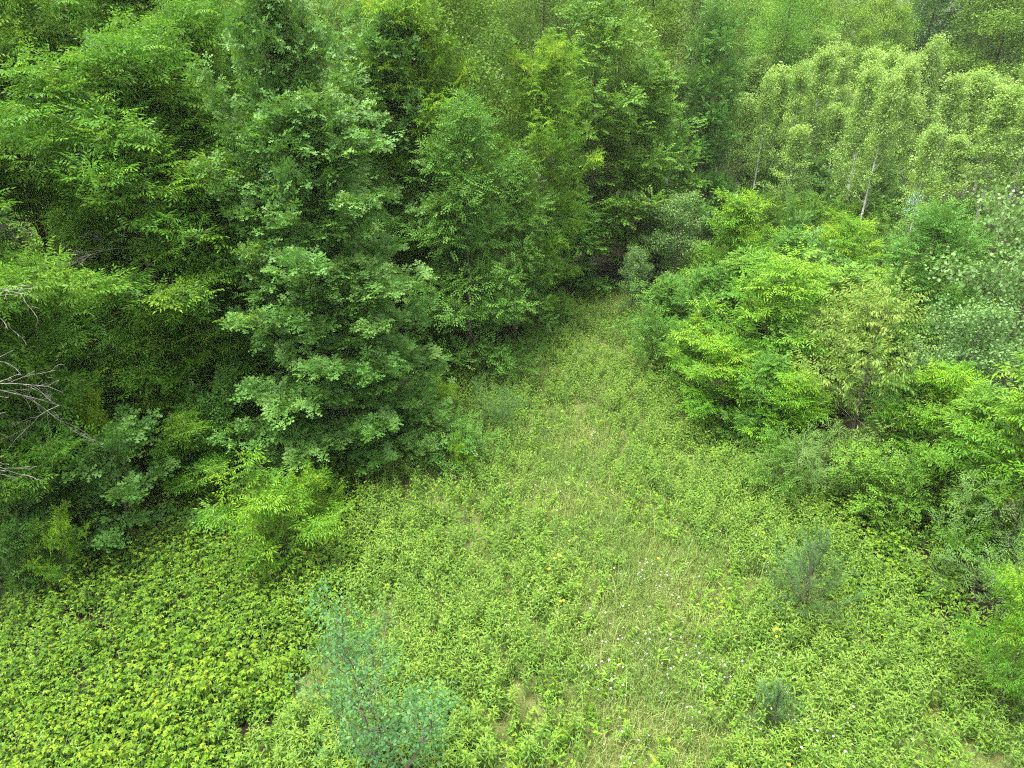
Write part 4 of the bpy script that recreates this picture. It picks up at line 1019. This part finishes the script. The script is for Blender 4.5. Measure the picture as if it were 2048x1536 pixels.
for u, v, vt, lab in snag:
    p = G(u, v); h = height_at(p, vt); root = empty('dead_tree', tuple(p)); tag(root, lab, 'dead tree')
    s = Soup(); tube(s, polyline([0, 0, 0], [r.normal(0, .08), 0, 1], h * .8, 7, r, .1, .05), np.linspace(.12, .03, 8), 6); link('trunk', s.mesh('trunk', [M['bark_oak']], True), root)
    for k in range(7):
        a = r.uniform(0, 6.28); s = Soup(); dead_branch(s, np.array([0, 0, h * r.uniform(.5, .78)]), np.array([math.cos(a), math.sin(a) * .5, .8]), h * .33, r, .05, 1, .1); link('branch', s.mesh('branch', [M['bark_dead']], True), root)
def log(u, v, L, rad, ang, mat, lab, name='fallen_log'):
    p = G(u, v); s = Soup(); pts = polyline([-L / 2 * math.cos(ang), -L / 2 * math.sin(ang), rad], [math.cos(ang), math.sin(ang), .02], L, 6, R_(int(u)), 0, .04)
    tube(s, np.concatenate([pts[:1], pts]), np.concatenate([[.001], np.linspace(rad, rad * .75, 7)]), 9)
    o = link(name, s.mesh(name, [M[mat]], True)); o.location = (p[0], p[1], .05); tag(o, lab, 'log')
log(1882, 1052, .75, .09, .1, 'log_red', 'reddish rotten log on the bare soil by the wide ash sapling')
log(2046, 1460, .9, .06, 1.9, 'bark_oak', 'weathered grey log at the meadow bottom corner by the frame edge')
log(1075, 866, .7, .012, .0, 'bark_dead', 'thin bleached stick lying across the meadow grass', 'stick')
log(1750, 1010, 1.1, .03, .5, 'bark_dark', 'dark fallen branch on the bare soil patch', 'fallen_branch')
log(905, 760, 1.2, .05, .9, 'bark_dark', 'dark fallen branch under the rounded elm', 'fallen_branch')

# ------------------------------------------------------------------ tarps in the grove
def tarp(u, v, sx, sy, h, mat, lab):
    p = G(u, v); n = 17; a = np.linspace(-1, 1, n); X, Y = np.meshgrid(a, a); rr = np.sqrt(X ** 2 + (Y * .8) ** 2)
    Z = h * np.clip(1.15 - rr ** 2, 0, 1) + .05 * np.sin(X * 9 + Y * 4) * (1.2 - rr * .6) + .03 * np.sin(Y * 13 - X * 3) + .03
    top = np.stack([X * sx / 2, Y * sy / 2, Z], -1).reshape(-1, 3); bot = top - np.array([0, 0, .012])
    ii, jj = np.meshgrid(np.arange(n - 1), np.arange(n - 1), indexing='ij'); q = (ii * n + jj).ravel()
    t = np.concatenate([np.stack([q, q + 1, q + n + 1], 1), np.stack([q, q + n + 1, q + n], 1)])
    s = Soup(); s.add(top, t); s.add(bot, t[:, ::-1])
    o = link('tarp', s.mesh('tarp', [M[mat]], True)); o.location = tuple(p); o.rotation_euler = (0, 0, .5); tag(o, lab, 'tarp')
tarp(1834, 428, 1.9, 1.4, 1.15, 'tarp', 'pale blue tarp draped over a heap among the white aspen trunks')
tarp(1657, 410, 1.2, 1.0, .9, 'tarp_dark', 'dark teal tarp half hidden behind the forked white trunk')

bm_v = [(x, y, z) for x in (-330, 330) for y in (-90, 430) for z in (-1.3, 22)]
hz = bpy.data.meshes.new('haze'); hz.from_pydata(bm_v, [], [(0, 1, 3, 2), (4, 6, 7, 5), (0, 4, 5, 1), (2, 3, 7, 6), (0, 2, 6, 4), (1, 5, 7, 3)])
m, n, l, out = nodes_of('thin_summer_haze')
pv = n.new('ShaderNodeVolumePrincipled'); pv.inputs['Density'].default_value = 0.00025; pv.inputs['Color'].default_value = (.93, .94, .92, 1); pv.inputs['Anisotropy'].default_value = .2
l.new(pv.outputs[0], out.inputs['Volume']); hz.materials.append(m)
tag(link('haze', hz), kind='stuff')

print('triangles in unique meshes', sum(len(m.polygons) for m in bpy.data.meshes if m.users), 'objects', len(scene.objects))
